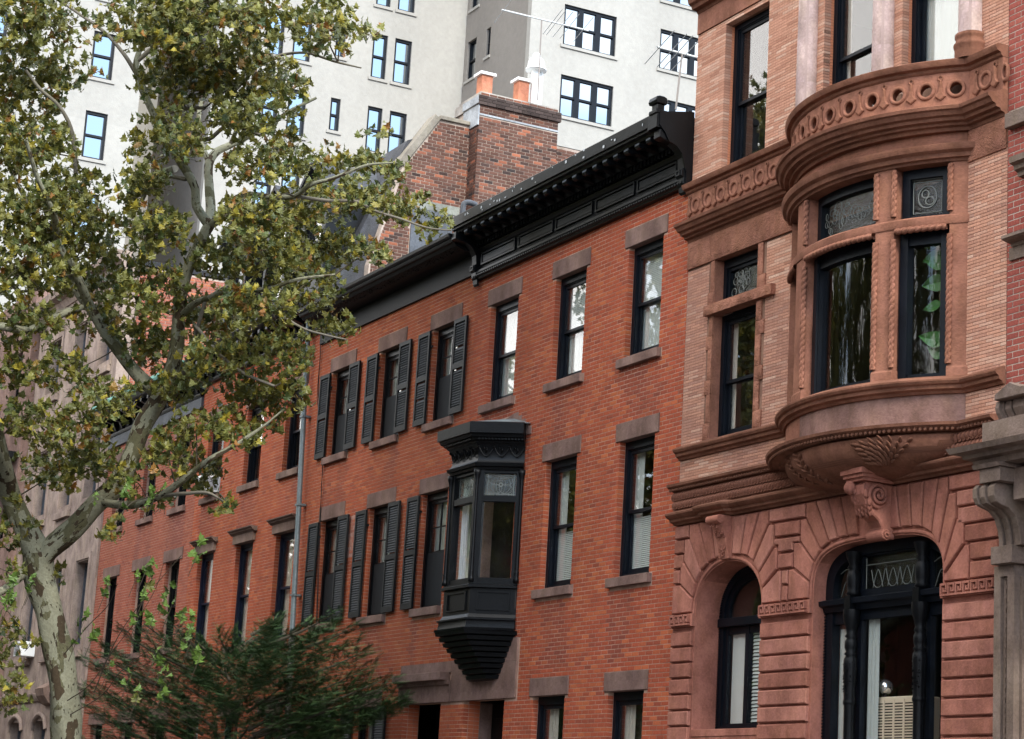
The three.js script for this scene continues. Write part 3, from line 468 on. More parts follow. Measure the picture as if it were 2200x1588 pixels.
// ---------- far brick house with copper edged cornice ----------
const opU = [...bayU.map(b => [...b, ...R3]), ...bayU.map(b => [...b, ...R2]), ...bayU.map(b => [...b, ...R1])];
const houseU = rowHouse('brick_row_house', 'red brick row house with flat stone lintels and green copper roof edge', -22.6, -15.1, 11.3, opU, palette([0.44, 0.135, 0.085], [0.52, 0.17, 0.10], [0.30, 0.09, 0.07], 0.1, stainsUnder([[-19.5, -18.2, 8.8], [-17, -15.7, 8.8]])),
  { cover: [...bayU.flatMap(b => [[b[0] - 0.2, b[1] + 0.2, 10.74, 11.03], [b[0] - 0.2, b[1] + 0.2, 7.65, 7.94], [b[0] - 0.13, b[1] + 0.03, 8.8, 8.95]])] });
bayU.forEach(b => { for (const R of [R3, R2, R1]) { sashWindow(houseU, b[0], b[1], ...R, -0.16, { mat: M.blackSoft, curtain: [[0.55, 1, M.curtain, 4]] }); lintel(houseU, b[0] - 0.19, b[1] + 0.2, R[1]); sill(houseU, b[0] - 0.12, b[1] + 0.05, R[0]); } });
{
  const c = bracketCornice(houseU, -22.6, -15.12, 11.55, 14);
  part('lower_board', bx(-22.6, -15.12, 11.2, 11.549, -0.1, 0.06), M.metalGrey, c);
  part('copper_edge', sweep(straight(-22.6, -15.12), [[0.4, 12.155], [0.64, 12.13], [0.66, 12.2], [0.62, 12.3], [0.4, 12.32]]), M.copper, c);
  part('roof', bx(-22.6, -15.12, 12.0, 12.12, -9, 0.38), M.roof, houseU);
}
// ---------- party wall and chimney on the edge of the dormered house ----------
{
  const X = -7.86, q = (u, v) => { const p = onX(u, v, X); return [-p.z, p.y]; };   // local x of WALLX runs along -z
  const dk = [0.155, 0.078, 0.058], or = [0.42, 0.15, 0.085], bk = [0.05, 0.04, 0.038];
  const pal = (x, y) => { const r = rnd(), n = fbm(x * 1.3 + 5, y * 0.9, 4096, 3, 5); let c = dk; if (r < 0.14 + 0.12 * n) c = mix3(dk, or, rr(0.35, 1)); else if (r < 0.3) c = mix3(dk, bk, rr(0.3, 1)); const j = rr(0.82, 1.2); return c.map(v => v * j); };
  const T = WALLX(X);
  const sB = q(1011, 275), slopeTop = q(945, 257), slopeLow = q(866, 357), foot = q(791, 566);
  const topY = slopeTop[1], xs0 = slopeTop[0];
  // wall profile in local coordinates: foot, sloped edge, level coping, back
  const prof = [[foot[0], 11.6], [foot[0] + 0.02, foot[1]], slopeLow, slopeTop, [xs0 + 6, topY], [xs0 + 6, 11.6]];
  const w = part('party_wall', (() => { const g = extr(poly(prof), -0.3, -0.008); g.applyMatrix4(T); return g; })(), M.mortarLight, houseT);
  const win = (() => { const a = q(885, 445), b = q(972, 470); return [a[0], b[0], a[1] - 1.6, a[1]]; })();
  const edge = y => { if (y > slopeLow[1]) return lerp(slopeLow[0], slopeTop[0], clamp((y - slopeLow[1]) / (slopeTop[1] - slopeLow[1]))); return lerp(foot[0], slopeLow[0], clamp((y - foot[1]) / (slopeLow[1] - foot[1]))); };
  bricks(w, { T, x0: foot[0] - 0.1, x1: xs0 + 5.9, y0: 11.9, y1: topY - 0.02, course: 0.0745, len: 0.215, joint: 0.013, pal, top: 100, holes: [[win[0] - 0.02, win[1], win[2], win[3]], [win[0] - 0.1, win[1] + 0.15, win[3], win[3] + 0.2]], clip: y => [edge(y) + 0.06, 99] });
  // copings
  const cop = (a, b, t = 0.16) => { const dx = b[0] - a[0], dy = b[1] - a[1], l = Math.hypot(dx, dy), n = [-dy / l * t, dx / l * t]; const g = extr(poly([a, b, [b[0] + n[0], b[1] + n[1]], [a[0] + n[0], a[1] + n[1]]]), -0.36, 0.06, 0.01); g.applyMatrix4(T); return g; };
  part('coping', [cop(slopeLow, slopeTop), cop(slopeTop, [sB[0] + 0.1, topY], 0.09)], stone(lin(0.36, 0.33, 0.27)), w);
  part('window_lintel', (() => { const g = bx(win[0] - 0.1, win[1] + 0.15, win[3], win[3] + 0.2, -0.1, 0.02); g.applyMatrix4(T); return g; })(), stone(lin(0.33, 0.35, 0.31)), w);
  part('side_window', (() => { const g = mergeGeometries(frameGeo(win[0], win[1], win[2], win[3], -0.006, 0.03, 0.1).concat([bx(win[0] + 0.1, win[1] - 0.1, win[2] + 0.1, win[3] - 0.1, -0.006, 0.012)])); g.applyMatrix4(T); return g; })(), M.metalGrey, w);
  // chimney stack, standing a little proud of the wall
  const c0 = q(1007, 330)[0], c1 = q(1178, 311)[0], yb = 12.6, yf = q(1023, 258)[1], yt = q(1024, 210)[1], P = 0.42;
  const Tc = WALLX(X + P);
  const ch = part('chimney', (() => { const g = bx(c0 + 0.008, c1 - 0.008, yb, yt - 0.1, -P - 0.7, -0.008); g.applyMatrix4(Tc); return g; })(), M.mortarLight, houseT);
  bricks(ch, { T: Tc, x0: c0, x1: c1, y0: yb, y1: yf - 0.02, course: 0.0745, len: 0.215, joint: 0.013, pal, top: 100 });
  const side = new THREE.Matrix4().setPosition(0, 0, -c0);
  bricks(ch, { T: side, x0: X - 0.3, x1: X + P, y0: yb, y1: yf - 0.02, course: 0.0745, len: 0.215, joint: 0.013, pal, top: 0 });
  bricks(ch, { T: Tc, x0: c0, x1: c1, y0: yf + 0.02, y1: yt - 0.3, course: 0.0745, len: 0.215, joint: 0.012, pal: (x, y) => pal(x, y).map(v => v * 0.9), top: 0 });
  bricks(ch, { T: WALLX(X + P + 0.05), x0: c0 - 0.05, x1: c1 + 0.05, y0: yt - 0.3, y1: yt - 0.07, course: 0.0745, len: 0.215, joint: 0.01, pal: () => { const j = rr(0.7, 1.3); return [0.085 * j, 0.062 * j, 0.055 * j]; }, top: 40 });
  bricks(ch, { T: Tc, x0: c0 + 0.02, x1: c1 - 0.02, y0: yt - 0.07, y1: yt + 0.01, course: 0.0745, len: 0.2, joint: 0.02, pal, top: 0 });
  const box = (a, b, y0, y1, z0, z1) => { const g = bx(a, b, y0, y1, z0, z1); g.applyMatrix4(Tc); return g; };
  part('cap_bed', [box(c0 - 0.042, c1 + 0.042, yt - 0.29, yt - 0.075, -1.2, 0.03), box(c0 + 0.01, c1 - 0.01, yt - 0.075, yt + 0.02, -1.1, -0.02)], stone(lin(0.55, 0.52, 0.47)), ch);
  part('flashing', [box(c0 - 0.01, c1 + 0.01, yf - 0.02, yf + 0.02, -0.7, 0.012), box(c0 - 0.035, c0 - 0.001, yf - 0.25, yt - 0.3, -0.75, 0.004), box(c0 - 0.07, c0 - 0.04, yt - 0.28, yt - 0.1, -0.75, 0.02)], std(lin(0.5, 0.52, 0.54), 0.6, { map: paintC }), ch);
  const pot = (u0_, u1_, v0, v1) => { const a = q(u0_, v0)[0], b = q(u1_, v0)[0], y1 = q(u0_, v1)[1], m = (a + b) / 2, wd = (b - a) / 2; const g = part('chimney_pot', box(m - wd * 0.85, m + wd * 0.85, yt + 0.02, y1, -0.5, -0.5 + wd * 1.7), stone(lin(0.78, 0.33, 0.20), 0.002), ch); part('pot_cap', box(m - wd * 1.25, m + wd * 1.25, y1, y1 + 0.06, -0.55, -0.45 + wd * 1.7), M.white, g); };
  pot(1024, 1051, 206, 163); pot(1103, 1129, 220, 176);
  const fl = q(1142, 225), ft = q(1142, 155), fz = q(1142, 122);
  const L = V3(fl[0], 0, -0.3).applyMatrix4(Tc), f = thing('flue_pipe', 'white metal flue with domed rain cap on the brick chimney', 'flue', V3(L.x, yt, L.z));
  part('pipe', [cyl(0, 0, ft[1] - yt, 0, 0.1), cyl(0.0, 0, (ft[1] - yt), -0.14, 0.045)], M.white, f);
  part('rain_cap', lathe([[0.06, -0.02], [0.24, 0], [0.24, 0.04], [0.2, 0.06], [0.19, 0.2], [0.15, 0.28], [0.09, 0.31], [0.09, 0.38], [0.07, 0.41], [0, 0.42]], 0, ft[1] - yt, 0, 18), M.white, f);
}
// ---------- television aerials ----------
function aerial(name, label, x, mast, boom, els, els2) {
  const a = thing(name, label, 'aerial', null, 'roof aerials'), q = ([u, v]) => onX(u, v, x), m = mast.map(q);
  part('mast', tube(m, 0.017, 2, 8), std(lin(0.25, 0.22, 0.2), 0.6), a); const b = boom.map(q); part('boom', tube(b, 0.02, 2, 8), std(lin(0.62, 0.63, 0.62), 0.5), a);
  for (const t of els) { const p = b[0].clone().lerp(b[b.length - 1], t); part('element', tube([p.clone().add(V3(-0.55, -0.1, -0.06)), p.clone().add(V3(0.55, 0.1, 0.06))], 0.008, 2, 5), std(lin(0.45, 0.46, 0.46), 0.5), a); }
  return a;
}
aerial('roof_aerial', 'slanted television aerial on a mast beside the chimney flue', -7.0, [[1155, 215], [1164, 42]], [[1078, 21], [1264, 66]], [0.02, 0.58, 0.62, 0.70, 0.78, 0.94]);
aerial('roof_aerial', 'television aerial on the roof behind the black cornice finial', 4.5, [[1452, 235], [1466, 112]], [[1412, 101], [1500, 124]], [0.05, 0.35, 0.5, 0.7]);

// ---------- tall cream apartment building stepping back behind the row ----------
{
  const g = thing('apartment_building', 'tall cream stucco apartment building with dark framed windows behind the row', 'building');
  const XA = -45, zA = onX(1136, 120, XA).z, XB = (() => { let x = XA; for (; x > -80; x -= 0.05) if (onX(998, 120, x).z <= zA) break; return x; })(), zB = onX(455, 200, XB).z;
  const XC = XB, zD = onX(300, 200, XC).z, zC = onX(-900, 300, XC).z, H = 56, XD = XB - 8;
  const cols = {};
  const px = (X, u, v) => { const p = onX(u, v, X); return [-p.z, p.y]; };
  const wA = [], wB = [], wC = [];
  // windows measured on the photograph as [left, top] and [right, bottom] corners
  const rect = (X, a, b, arr, o = {}) => { const p = px(X, ...a), q = px(X, ...b); arr.push({ r: [p[0], q[0], q[1], p[1]], ...o }); };
  const dyA = px(XA, 1214, 7.4)[1] - px(XA, 1205.5, 158.3)[1], a1 = [px(XA, 1214, 8)[0], px(XA, 1326, 30)[0]], yA = px(XA, 1214, 8)[1], hA = yA - px(XA, 1209, 95)[1];
  const a2x = px(XA, 1420, 52)[0];
  for (let k = -3; k < 8; k++) for (const x of [a1[0], a2x, a2x * 2 - a1[0]]) wA.push({ r: [x, x + a1[1] - a1[0], yA - k * dyA - hA, yA - k * dyA], n: 3 });
  const b1 = px(XB, 803, 70), b2 = px(XB, 834, 78)[0], b3 = px(XB, 850, 78)[0], b4 = px(XB, 886, 87)[0], dyB = b1[1] - px(XB, 785.5, 225.5)[1], hB = px(XB, 850, 80)[1] - px(XB, 845, 175)[1];
  const nb = px(XB, 724, 52)[0], nb2 = px(XB, 745, 56)[0], e1 = px(XB, 580, 30)[0], e2 = px(XB, 614, 37)[0], e3 = px(XB, 634, 40)[0], e4 = px(XB, 672, 48)[0];
  for (let k = -3; k < 7; k++) { for (const [x0, x1] of [[b1[0], b2], [b3, b4], [e1, e2], [e3, e4]]) wB.push({ r: [x0, x1, b1[1] - k * dyB - hB, b1[1] - k * dyB] }); wB.push({ r: [nb, nb2, b1[1] - k * dyB - hB * 0.72, b1[1] - k * dyB] }); }
  const c1 = px(XC, 203, 65), c2 = px(XC, 250, 73)[0], dyC = dyB * 1.02, hC = c1[1] - px(XC, 197, 165)[1], cw = c2 - c1[0];
  for (let k = -2; k < 6; k++) for (const x of [c1[0], c1[0] - 4.6, c1[0] - 9.2, c1[0] - 13.8]) wC.push({ r: [x, x + cw, c1[1] - k * dyC - hC, c1[1] - k * dyC] });
  const slab = (X, z0, z1, ws, name) => {
    const s = poly([[-z1, 0], [-z0, 0], [-z0, H], [-z1, H]]);
    for (const { r } of ws) { if (r[0] < -z1 + 0.2 || r[1] > -z0 - 0.2) { r.bad = true; continue; } const h = new THREE.Path(); h.moveTo(r[0], r[2]); h.lineTo(r[1], r[2]); h.lineTo(r[1], r[3]); h.lineTo(r[0], r[3]); h.closePath(); s.holes.push(h); }
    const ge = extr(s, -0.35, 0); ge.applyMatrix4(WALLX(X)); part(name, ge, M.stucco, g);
    for (const { r, n = 1 } of ws) {
      if (r.bad) continue; const T = WALLX(X), [x0, x1, y0, y1] = r, put = gs => { const q = mergeGeometries(gs); q.applyMatrix4(T); return q; };
      const fr = [...frameGeo(x0, x1, y0, y1, -0.2, -0.08, 0.11, 0.12, 0.09)], my = (y0 + y1) / 2; for (let i = 1; i < n; i++) { const x = lerp(x0, x1, i / n); fr.push(bx(x - 0.13, x + 0.13, y0 + 0.09, y1 - 0.12, -0.2, -0.08)); }
      for (let i = 0; i < n; i++) fr.push(bx(lerp(x0, x1, i / n) + (i ? 0.13 : 0.11), lerp(x0, x1, (i + 1) / n) - (i < n - 1 ? 0.13 : 0.11), my - 0.05, my + 0.05, -0.22, -0.1));
      const w = part('window', put(fr), M.navy, g);
      for (let i = 0; i < n; i++) { const p0 = lerp(x0, x1, i / n) + 0.1, p1 = lerp(x0, x1, (i + 1) / n) - 0.1; part('pane', put([bx(p0, p1, my + 0.04, y1 - 0.1, -0.16, -0.155)]), M.paneFar, w); part('pane', put([bx(p0, p1, y0 + 0.08, my - 0.04, -0.19, -0.185)]), M.paneFar, w); if (n > 1 || rnd() < 0.55) part('blind', put([bx(p0, p1, y1 - rr(0.3, 0.9) * (y1 - y0), y1 - 0.05, -0.3, -0.29)]), M.blind, w); }
      part('sill', put([bx(x0 - 0.12, x1 + 0.12, y0 - 0.14, y0 - 0.005, -0.15, 0.07)]), M.stucco, w);
    }
  };
  slab(XA, zA - 26, zA, wA, 'near_wall'); slab(XB, zA, zB, wB, 'middle_wall'); slab(XC, zD, zC, wC, 'far_wall'); slab(XD, zB, zD, [], 'court_wall');
  // return walls facing the street
  const ret = (x0, x1, z, name, ws) => {
    const s = poly([[x0, 0], [x1, 0], [x1, H], [x0, H]]); for (const r of ws) { const h = new THREE.Path(); h.moveTo(r[0], r[2]); h.lineTo(r[1], r[2]); h.lineTo(r[1], r[3]); h.lineTo(r[0], r[3]); h.closePath(); s.holes.push(h); }
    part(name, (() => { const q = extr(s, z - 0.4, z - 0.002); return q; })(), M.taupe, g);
    for (const [a, b, c, d] of ws) { const w = part('window', [...frameGeo(a, b, c, d, z - 0.25, z - 0.12, 0.08), bx(a + 0.08, b - 0.08, (c + d) / 2 - 0.04, (c + d) / 2 + 0.04, z - 0.25, z - 0.12)], M.navy, g); part('pane', bx(a + 0.07, b - 0.07, c + 0.07, d - 0.07, z - 0.2, z - 0.195), M.paneFar, w); part('sill', bx(a - 0.1, b + 0.1, c - 0.13, c - 0.004, z - 0.15, z + 0.06), M.stucco, w); }
  };
  const zr = (u, v) => { const p = onZ(u, v, zA); return p; }, w1 = zr(1006, 85), w2 = zr(1025, 70), w3 = zr(1046, 62), w4 = zr(1055, 58), wa = [];
  const hh = zr(996, 98).y - zr(994, 180).y; for (let k = -2; k < 6; k++) { wa.push([w1.x, w2.x, zr(994, 180).y - k * dyB, zr(994, 180).y + hh - k * dyB]); wa.push([w3.x, w4.x, zr(1041, 125).y - k * dyB, zr(1041, 66).y - k * dyB]); }
  ret(XB + 0.002, XA - 0.352, zA, 'return_wall', wa.filter(r => r[2] > 1)); ret(XD + 0.002, XB - 0.352, zB, 'return_wall', []);
  part('inner_block', [bx(XA - 30, XA - 0.8, 0, H, zA - 26, zA - 0.6), bx(XB - 24, XB - 0.8, 0, H, zA - 0.5, zB - 0.6), bx(XC - 14, XC - 0.8, 0, H, zD + 0.02, zC), bx(XD - 8, XD - 0.8, 0, H, zB - 0.4, zD)], M.room, g);
}
// ---------- house of thin orange brick and red stone with a bow window ----------
const H = thing('stone_trimmed_house', 'thin orange brick and red stone house with bow window and carved ground floor', 'house');
const bowPath = (X0, X1, p, n = 40, xa = 6.66, xb = 13.76) => { const a = (X1 - X0) / 2, R = (a * a + p * p) / (2 * p), cx = (X0 + X1) / 2, cz = p - R, th = Math.asin(a / R), P = [[xa, 0]]; for (let i = 0; i <= n; i++) { const t = lerp(-th, th, i / n); P.push([cx + R * Math.sin(t), cz + R * Math.cos(t)]); } P.push([xb, 0]); return P; };
const BX0 = 9.35, BX1 = 13.05, BP = 0.70, BR = ((1.85 ** 2) + BP * BP) / (2 * BP), BCX = 11.2, BCZ = BP - BR;
const pathLow = bowPath(BX0, BX1, BP), arcOnly = (a0, a1, R = BR, n = 24) => Array.from({ length: n + 1 }, (_, i) => { const t = THREE.MathUtils.degToRad(lerp(a0, a1, i / n)); return [BCX + R * Math.sin(t), BCZ + R * Math.cos(t)]; });
{
  const win2 = [7.41, 8.52, 7.34, 10.0], win3 = [7.435, 8.575, 11.36, 13.62], wa = [9.945, 11.10, 11.2, 13.62], wb = [11.68, 12.88, 11.2, 13.62], bowHole = [9.75, 12.65, 7.3, 10.05];
  const holes = [win2, win3, wa, wb, bowHole];
  part('wall', wallSlab(6.653, 13.768, 6.1, 14.7, holes.map(([a, b, c, d]) => [a - 0.005, b + 0.005, c, d + 0.01]), -0.005, -0.32), M.mortarDark, H);
  shell(H, 6.65, 13.77, 14.7, -9, [6.0, 10.6], -0.33);
  const rb = [0.68, 0.35, 0.235], ra = [0.80, 0.52, 0.385], rd = [0.44, 0.20, 0.135];
  const n0 = (x, y) => fbm(x * 0.55 + 3, y * 0.5 + 8, 4096, 4, 33);
  const pal = (x, y) => { const d = smooth(0.50, 0.68, n0(x, y)); const r = rnd(); let c = r < 0.38 ? mix3(rb, ra, rr(0.2, 1)) : r < 0.48 ? mix3(rb, rd, rr(0.2, 0.7)) : rb; c = mix3(c, [0.46, 0.235, 0.175], d * rr(0.2, 0.9)); const j = rr(0.92, 1.08); return c.map(v => v * j); };
  bricks(H, { x0: 6.66, x1: 13.765, y0: 6.74, y1: 13.69, holes: [...holes, [6.6, 13.8, 10.40, 11.29], [6.6, 9.4, 9.99, 10.41], [13.0, 13.8, 10.0, 10.5], [BX0, BX1, 6.7, 10.5], [6.6, 13.8, 7.13, 7.27], [7.24, 7.41, 7.27, 10], [8.52, 8.72, 7.27, 10]], len: 0.25, course: 0.0425, joint: 0.007, depth: 0.11, pal, top: 300 });
  // mouldings that run along the front and round the bow
  const m1 = part('sill_course', sweep(pathLow, [[-0.2, 7.12], [0.03, 7.12], [0.05, 7.15], [0.09, 7.17], [0.10, 7.21], [0.13, 7.225], [0.15, 7.255], [0.15, 7.275], [0.03, 7.335], [-0.2, 7.335]]), M.redstoneTrim, H);
  for (const [a, b, m] of [[-41.4, -14.1, M.redstone], [-13.95, 41.4, M.redstoneGrey]]) part('bow_apron', sweep(arcOnly(a, b), [[-0.2, 6.74], [0.0, 6.74], [0.0, 7.13], [-0.2, 7.13]]), m, H);
  const pathEgg = bowPath(9.32, 13.08, 0.74);
  const egg = part('egg_course', sweep(pathEgg, [[-0.25, 6.60], [0.03, 6.60], [0.05, 6.64], [0.12, 6.645], [0.20, 6.69], [0.22, 6.70], [0.23, 6.735], [0.03, 6.765], [-0.25, 6.765]]), M.redstoneTrim, H);
  { // egg and dart beads
    let L = 0; const acc = [0]; for (let i = 1; i < pathEgg.length; i++) { L += Math.hypot(pathEgg[i][0] - pathEgg[i - 1][0], pathEgg[i][1] - pathEgg[i - 1][1]); acc.push(L); }
    const e = new THREE.SphereGeometry(0.5, 8, 6), n = Math.floor(L / 0.062), im = sh(new THREE.InstancedMesh(e, M.redstoneTrim, n)), m = new THREE.Matrix4(); im.name = 'egg_beads'; im.userData.kind = 'stuff';
    for (let k = 0; k < n; k++) { const s = (k + 0.5) * 0.062; let i = 1; while (i < acc.length - 1 && acc[i] < s) i++; const t = (s - acc[i - 1]) / (acc[i] - acc[i - 1]), a = pathEgg[i - 1], b = pathEgg[i], dx = b[0] - a[0], dz = b[1] - a[1], l = Math.hypot(dx, dz); m.compose(V3(lerp(a[0], b[0], t) - dz / l * 0.165, 6.668, lerp(a[1], b[1], t) + dx / l * 0.165), new THREE.Quaternion().setFromEuler(new THREE.Euler(-0.6, Math.atan2(-dz, dx), 0)), V3(0.045, 0.075, 0.05)); im.setMatrixAt(k, m); }
    egg.add(im);
  }
  // leaf frieze
  const lf = part('leaf_frieze', bx(6.67, 13.75, 6.36, 6.64, -0.2, 0.10), M.redstone, H);
  {
    const e = new THREE.SphereGeometry(0.5, 7, 6, 0, 6.3, 0, 2.2); e.rotateX(0.5); const im = sh(new THREE.InstancedMesh(e, M.redstone, 190)), m = new THREE.Matrix4(); im.name = 'carved_leaves'; im.userData.kind = 'stuff'; let k = 0;
    for (let r = 0; r < 2; r++) for (let i = 0; i < 94; i++) { m.compose(V3(6.71 + i * 0.0745 + (r ? 0.03 : 0), 6.565 - r * 0.125, 0.108), new THREE.Quaternion().setFromEuler(new THREE.Euler(0.25, 0, -0.35)), V3(0.06, 0.125, 0.13)); im.setMatrixAt(k++, m); }
    im.count = k; lf.add(im);
    const gs = []; for (let r = 0; r < 2; r++) for (let i = 0; i < 94; i++) { const a = tube([V3(-0.03, 0.02, 0), V3(-0.02, -0.045, 0.02), V3(0.012, -0.065, 0.03), V3(0.03, -0.03, 0.02)], 0.012, 5, 4); a.translate(6.71 + i * 0.0745 + (r ? 0.03 : 0), 6.565 - r * 0.125, 0.115); gs.push(a); } part('leaf_rims', gs, M.redstone, lf, null, 'stuff');
  }
  const lowProf = [[-0.2, 6.16], [0.08, 6.16], [0.10, 6.185], [0.15, 6.20], [0.16, 6.235], [0.20, 6.25], [0.235, 6.285], [0.24, 6.31], [0.12, 6.36], [-0.2, 6.36]];
  part('lower_course', [sweep(straight(6.67, 13.75), lowProf), sweep([[7.6, 0.0], [7.66, 0.09], [8.14, 0.09], [8.2, 0.0]], lowProf)], M.redstoneTrim, H);
  // upper band and parapet
  const pathUp = bowPath(9.47, 13.10, 0.74);
  part('balcony_cornice', sweep(pathUp, [[-0.2, 10.40], [0.03, 10.40], [0.05, 10.44], [0.10, 10.45], [0.11, 10.48], [0.17, 10.49], [0.185, 10.525], [0.23, 10.54], [0.26, 10.585], [0.29, 10.60], [0.30, 10.64], [0.12, 10.70], [0.08, 10.73], [-0.2, 10.73]]), M.redstoneTrim, H);
  part('balcony_cap', sweep(pathUp, [[-0.2, 11.14], [0.075, 11.14], [0.10, 11.16], [0.11, 11.19], [0.16, 11.205], [0.18, 11.24], [0.185, 11.275], [0.15, 11.295], [-0.2, 11.305]]), M.redstoneTrim, H);
  // frieze: flat blind rings on the straight runs, pierced rings round the bow
  const fr = part('ring_frieze', bx(6.67, 9.42, 10.73, 11.14, -0.2, 0.07), M.redstone, H); part('frieze_end', bx(13.12, 13.755, 10.73, 11.14, -0.2, 0.07), M.redstone, H);
  const ringG = new THREE.TorusGeometry(0.098, 0.026, 8, 20), smallRing = new THREE.TorusGeometry(0.028, 0.012, 6, 12);
  const pend = (() => { const a = extr(poly([[-0.014, 0.10], [0.014, 0.10], [0.02, 0.02], [0.032, -0.06], [0.07, -0.115], [0, -0.17], [-0.07, -0.115], [-0.032, -0.06], [-0.02, 0.02]]), 0, 0.035, 0.012); return fin([a]); })(); const ringF = fin([ringG]), smallF = fin([smallRing]);
  const ornament = (g, name, x, y, z, ry, sx = 1) => { const m = sh(new THREE.Mesh(g, M.redstone)); m.name = name; m.position.set(x, y, z); m.rotation.y = ry; m.scale.x = sx; fr.add(m); };
  for (const x of [6.915, 7.255, 7.595, 7.935, 8.275, 8.605, 8.94, 13.45]) { ornament(ringF, 'ring', x, 10.93, 0.075, 0); ornament(pend, 'pendant', x - 0.17, 10.95, 0.07, 0); ornament(smallF, 'eyelet', x - 0.17, 11.075, 0.08, 0); }
  ornament(pend, 'pendant', 13.62, 10.95, 0.07, 0); ornament(smallF, 'eyelet', 13.62, 11.075, 0.08, 0); ornament(ringF, 'ring', 13.79, 10.93, 0.06, 0, 0.5);
  {
    const a = 1.815, p = 0.74, R = (a * a + p * p) / (2 * p), cz = p - R, th = Math.asin(a / R), n = 11, step = 2 * th / n, Rf = R + 0.07, w = 2 * Rf * Math.tan(step / 2);
    const cell = (() => { const s = poly([[-w / 2, 10.73], [w / 2, 10.73], [w / 2, 11.14], [-w / 2, 11.14]]); const h = new THREE.Path(); h.absarc(0, 10.93, 0.098, 0, 6.2832, true); s.holes.push(h); return fin([extr(s, -0.14, 0, 0, 20)]); })();
    for (let i = 0; i < n; i++) { const t = -th + (i + 0.5) * step, x = 11.285 + Rf * Math.sin(t), z = cz + Rf * Math.cos(t); const m = sh(new THREE.Mesh(cell, M.redstone)); m.name = 'pierced_panel'; m.position.set(x, 0, z); m.rotation.y = t; fr.add(m); ornament(ringF, 'ring', x, 10.93, z, t);
      const t2 = -th + i * step, x2 = 11.285 + Rf * Math.sin(t2), z2 = cz + Rf * Math.cos(t2); ornament(pend, 'pendant', x2, 10.95, z2, t2); ornament(smallF, 'eyelet', x2, 11.075, z2 + 0.01, t2); }
  }
  // balcony floor and bow ceiling
  const capShape = (inset, y, t) => { const P = bowPath(9.47, 13.10, 0.74).slice(1, -1).map(([x, z]) => [x, Math.max(z - inset, -0.05)]); const g = extr(poly(P.map(([x, z]) => [x, -z])), 0, t); g.rotateX(-Math.PI / 2); g.translate(0, y, 0); return g; };
  part('balcony_floor', capShape(0.1, 10.45, 0.2), M.redstone, H); part('bow_floor', capShape(0.2, 7.0, 0.12), M.redstone, H);
  // bow window stonework
  part('bow_lintel', sweep(arcOnly(-43.4, 43.4), [[-0.3, 10.20], [0.0, 10.20], [0.0, 10.42], [-0.3, 10.42]]), M.redstone, H);
  part('bow_head_moulding', sweep(arcOnly(-44.5, 44.5), [[-0.3, 10.03], [0.02, 10.03], [0.03, 10.06], [0.07, 10.07], [0.08, 10.12], [0.13, 10.15], [0.15, 10.20], [0.15, 10.225], [0.0, 10.26], [-0.3, 10.26]]), M.redstoneTrim, H);
  const posts = [[-43.4, -36.4], [-21.4, -12.8], [15.9, 22.6], [36.3, 43.4]], lights = [[-36.4, -21.4], [-12.8, 15.9], [22.6, 36.3]];
  const rope = (R, len, horizontal) => { const n = Math.round(len / 0.012), m = 14, g = new THREE.CylinderGeometry(R, R, len, m, n, true), p = g.attributes.position; for (let i = 0; i < p.count; i++) { const x = p.getX(i), z = p.getZ(i), y = p.getY(i), a = Math.atan2(z, x), k = 0.8 + 0.5 * Math.pow(Math.abs(Math.sin(a + y * 37)), 0.7); p.setX(i, x * k); p.setZ(i, z * k); } g.computeVertexNormals(); return g; };
  const atA = (deg, R) => { const t = THREE.MathUtils.degToRad(deg); return [BCX + R * Math.sin(t), BCZ + R * Math.cos(t)]; };
  for (const [a, b] of posts) { const p = part('bow_post', sweep(arcOnly(a + 0.6, b - 0.6, BR, 4), [[-0.3, 7.33], [0, 7.33], [0, 10.03], [-0.3, 10.03]]), M.redstone, H);
    part('post_base', sweep(arcOnly(a + 0.3, b - 0.3, BR, 4), [[-0.3, 7.33], [0.02, 7.33], [0.02, 7.44], [0.0, 7.47], [-0.3, 7.47]]), M.redstone, p);
    for (const d of [a + 0.7, b - 0.7]) { if (Math.abs(d) > 40 || d < -14) continue; const [x, z] = atA(d, BR + 0.005); const g1 = rope(0.031, 1.62); g1.translate(x, 8.3, z); const g2 = rope(0.031, 0.6); g2.translate(x, 9.7, z); part('rope_moulding', [g1, g2], M.redstone, p); } }
  part('bow_transom', sweep(arcOnly(-43, 43), [[-0.26, 9.24], [0.012, 9.24], [0.02, 9.26], [0.02, 9.34], [0.0, 9.36], [-0.26, 9.36]]), M.redstone, H);
  for (const [a, b] of lights) {
    const fz = 0.15, q = part('bow_frame', [sweep(arcOnly(a, b, BR - fz, 12), [[-0.12, 7.33], [0.0, 7.33], [0, 7.42], [-0.12, 7.42]]), sweep(arcOnly(a, b, BR - fz, 12), [[-0.12, 9.05], [0.0, 9.05], [0, 9.24], [-0.12, 9.24]]), sweep(arcOnly(a, b, BR - fz, 12), [[-0.12, 9.36], [0.0, 9.36], [0, 9.43], [-0.12, 9.43]]), sweep(arcOnly(a, b, BR - fz, 12), [[-0.12, 9.91], [0.0, 9.91], [0, 10.04], [-0.12, 10.04]]), ...[[a, a + 2.2], [b - 2.2, b]].flatMap(([c, d]) => [sweep(arcOnly(c, d, BR - fz, 2), [[-0.12, 7.42], [0, 7.42], [0, 9.05], [-0.12, 9.05]]), sweep(arcOnly(c, d, BR - fz, 2), [[-0.12, 9.43], [0, 9.43], [0, 9.91], [-0.12, 9.91]]), sweep(arcOnly(c - 0.0, d, BR - fz + 0.035, 2), [[-0.03, 7.33], [0, 7.33], [0, 9.2], [-0.03, 9.2]])])], M.navy, H);
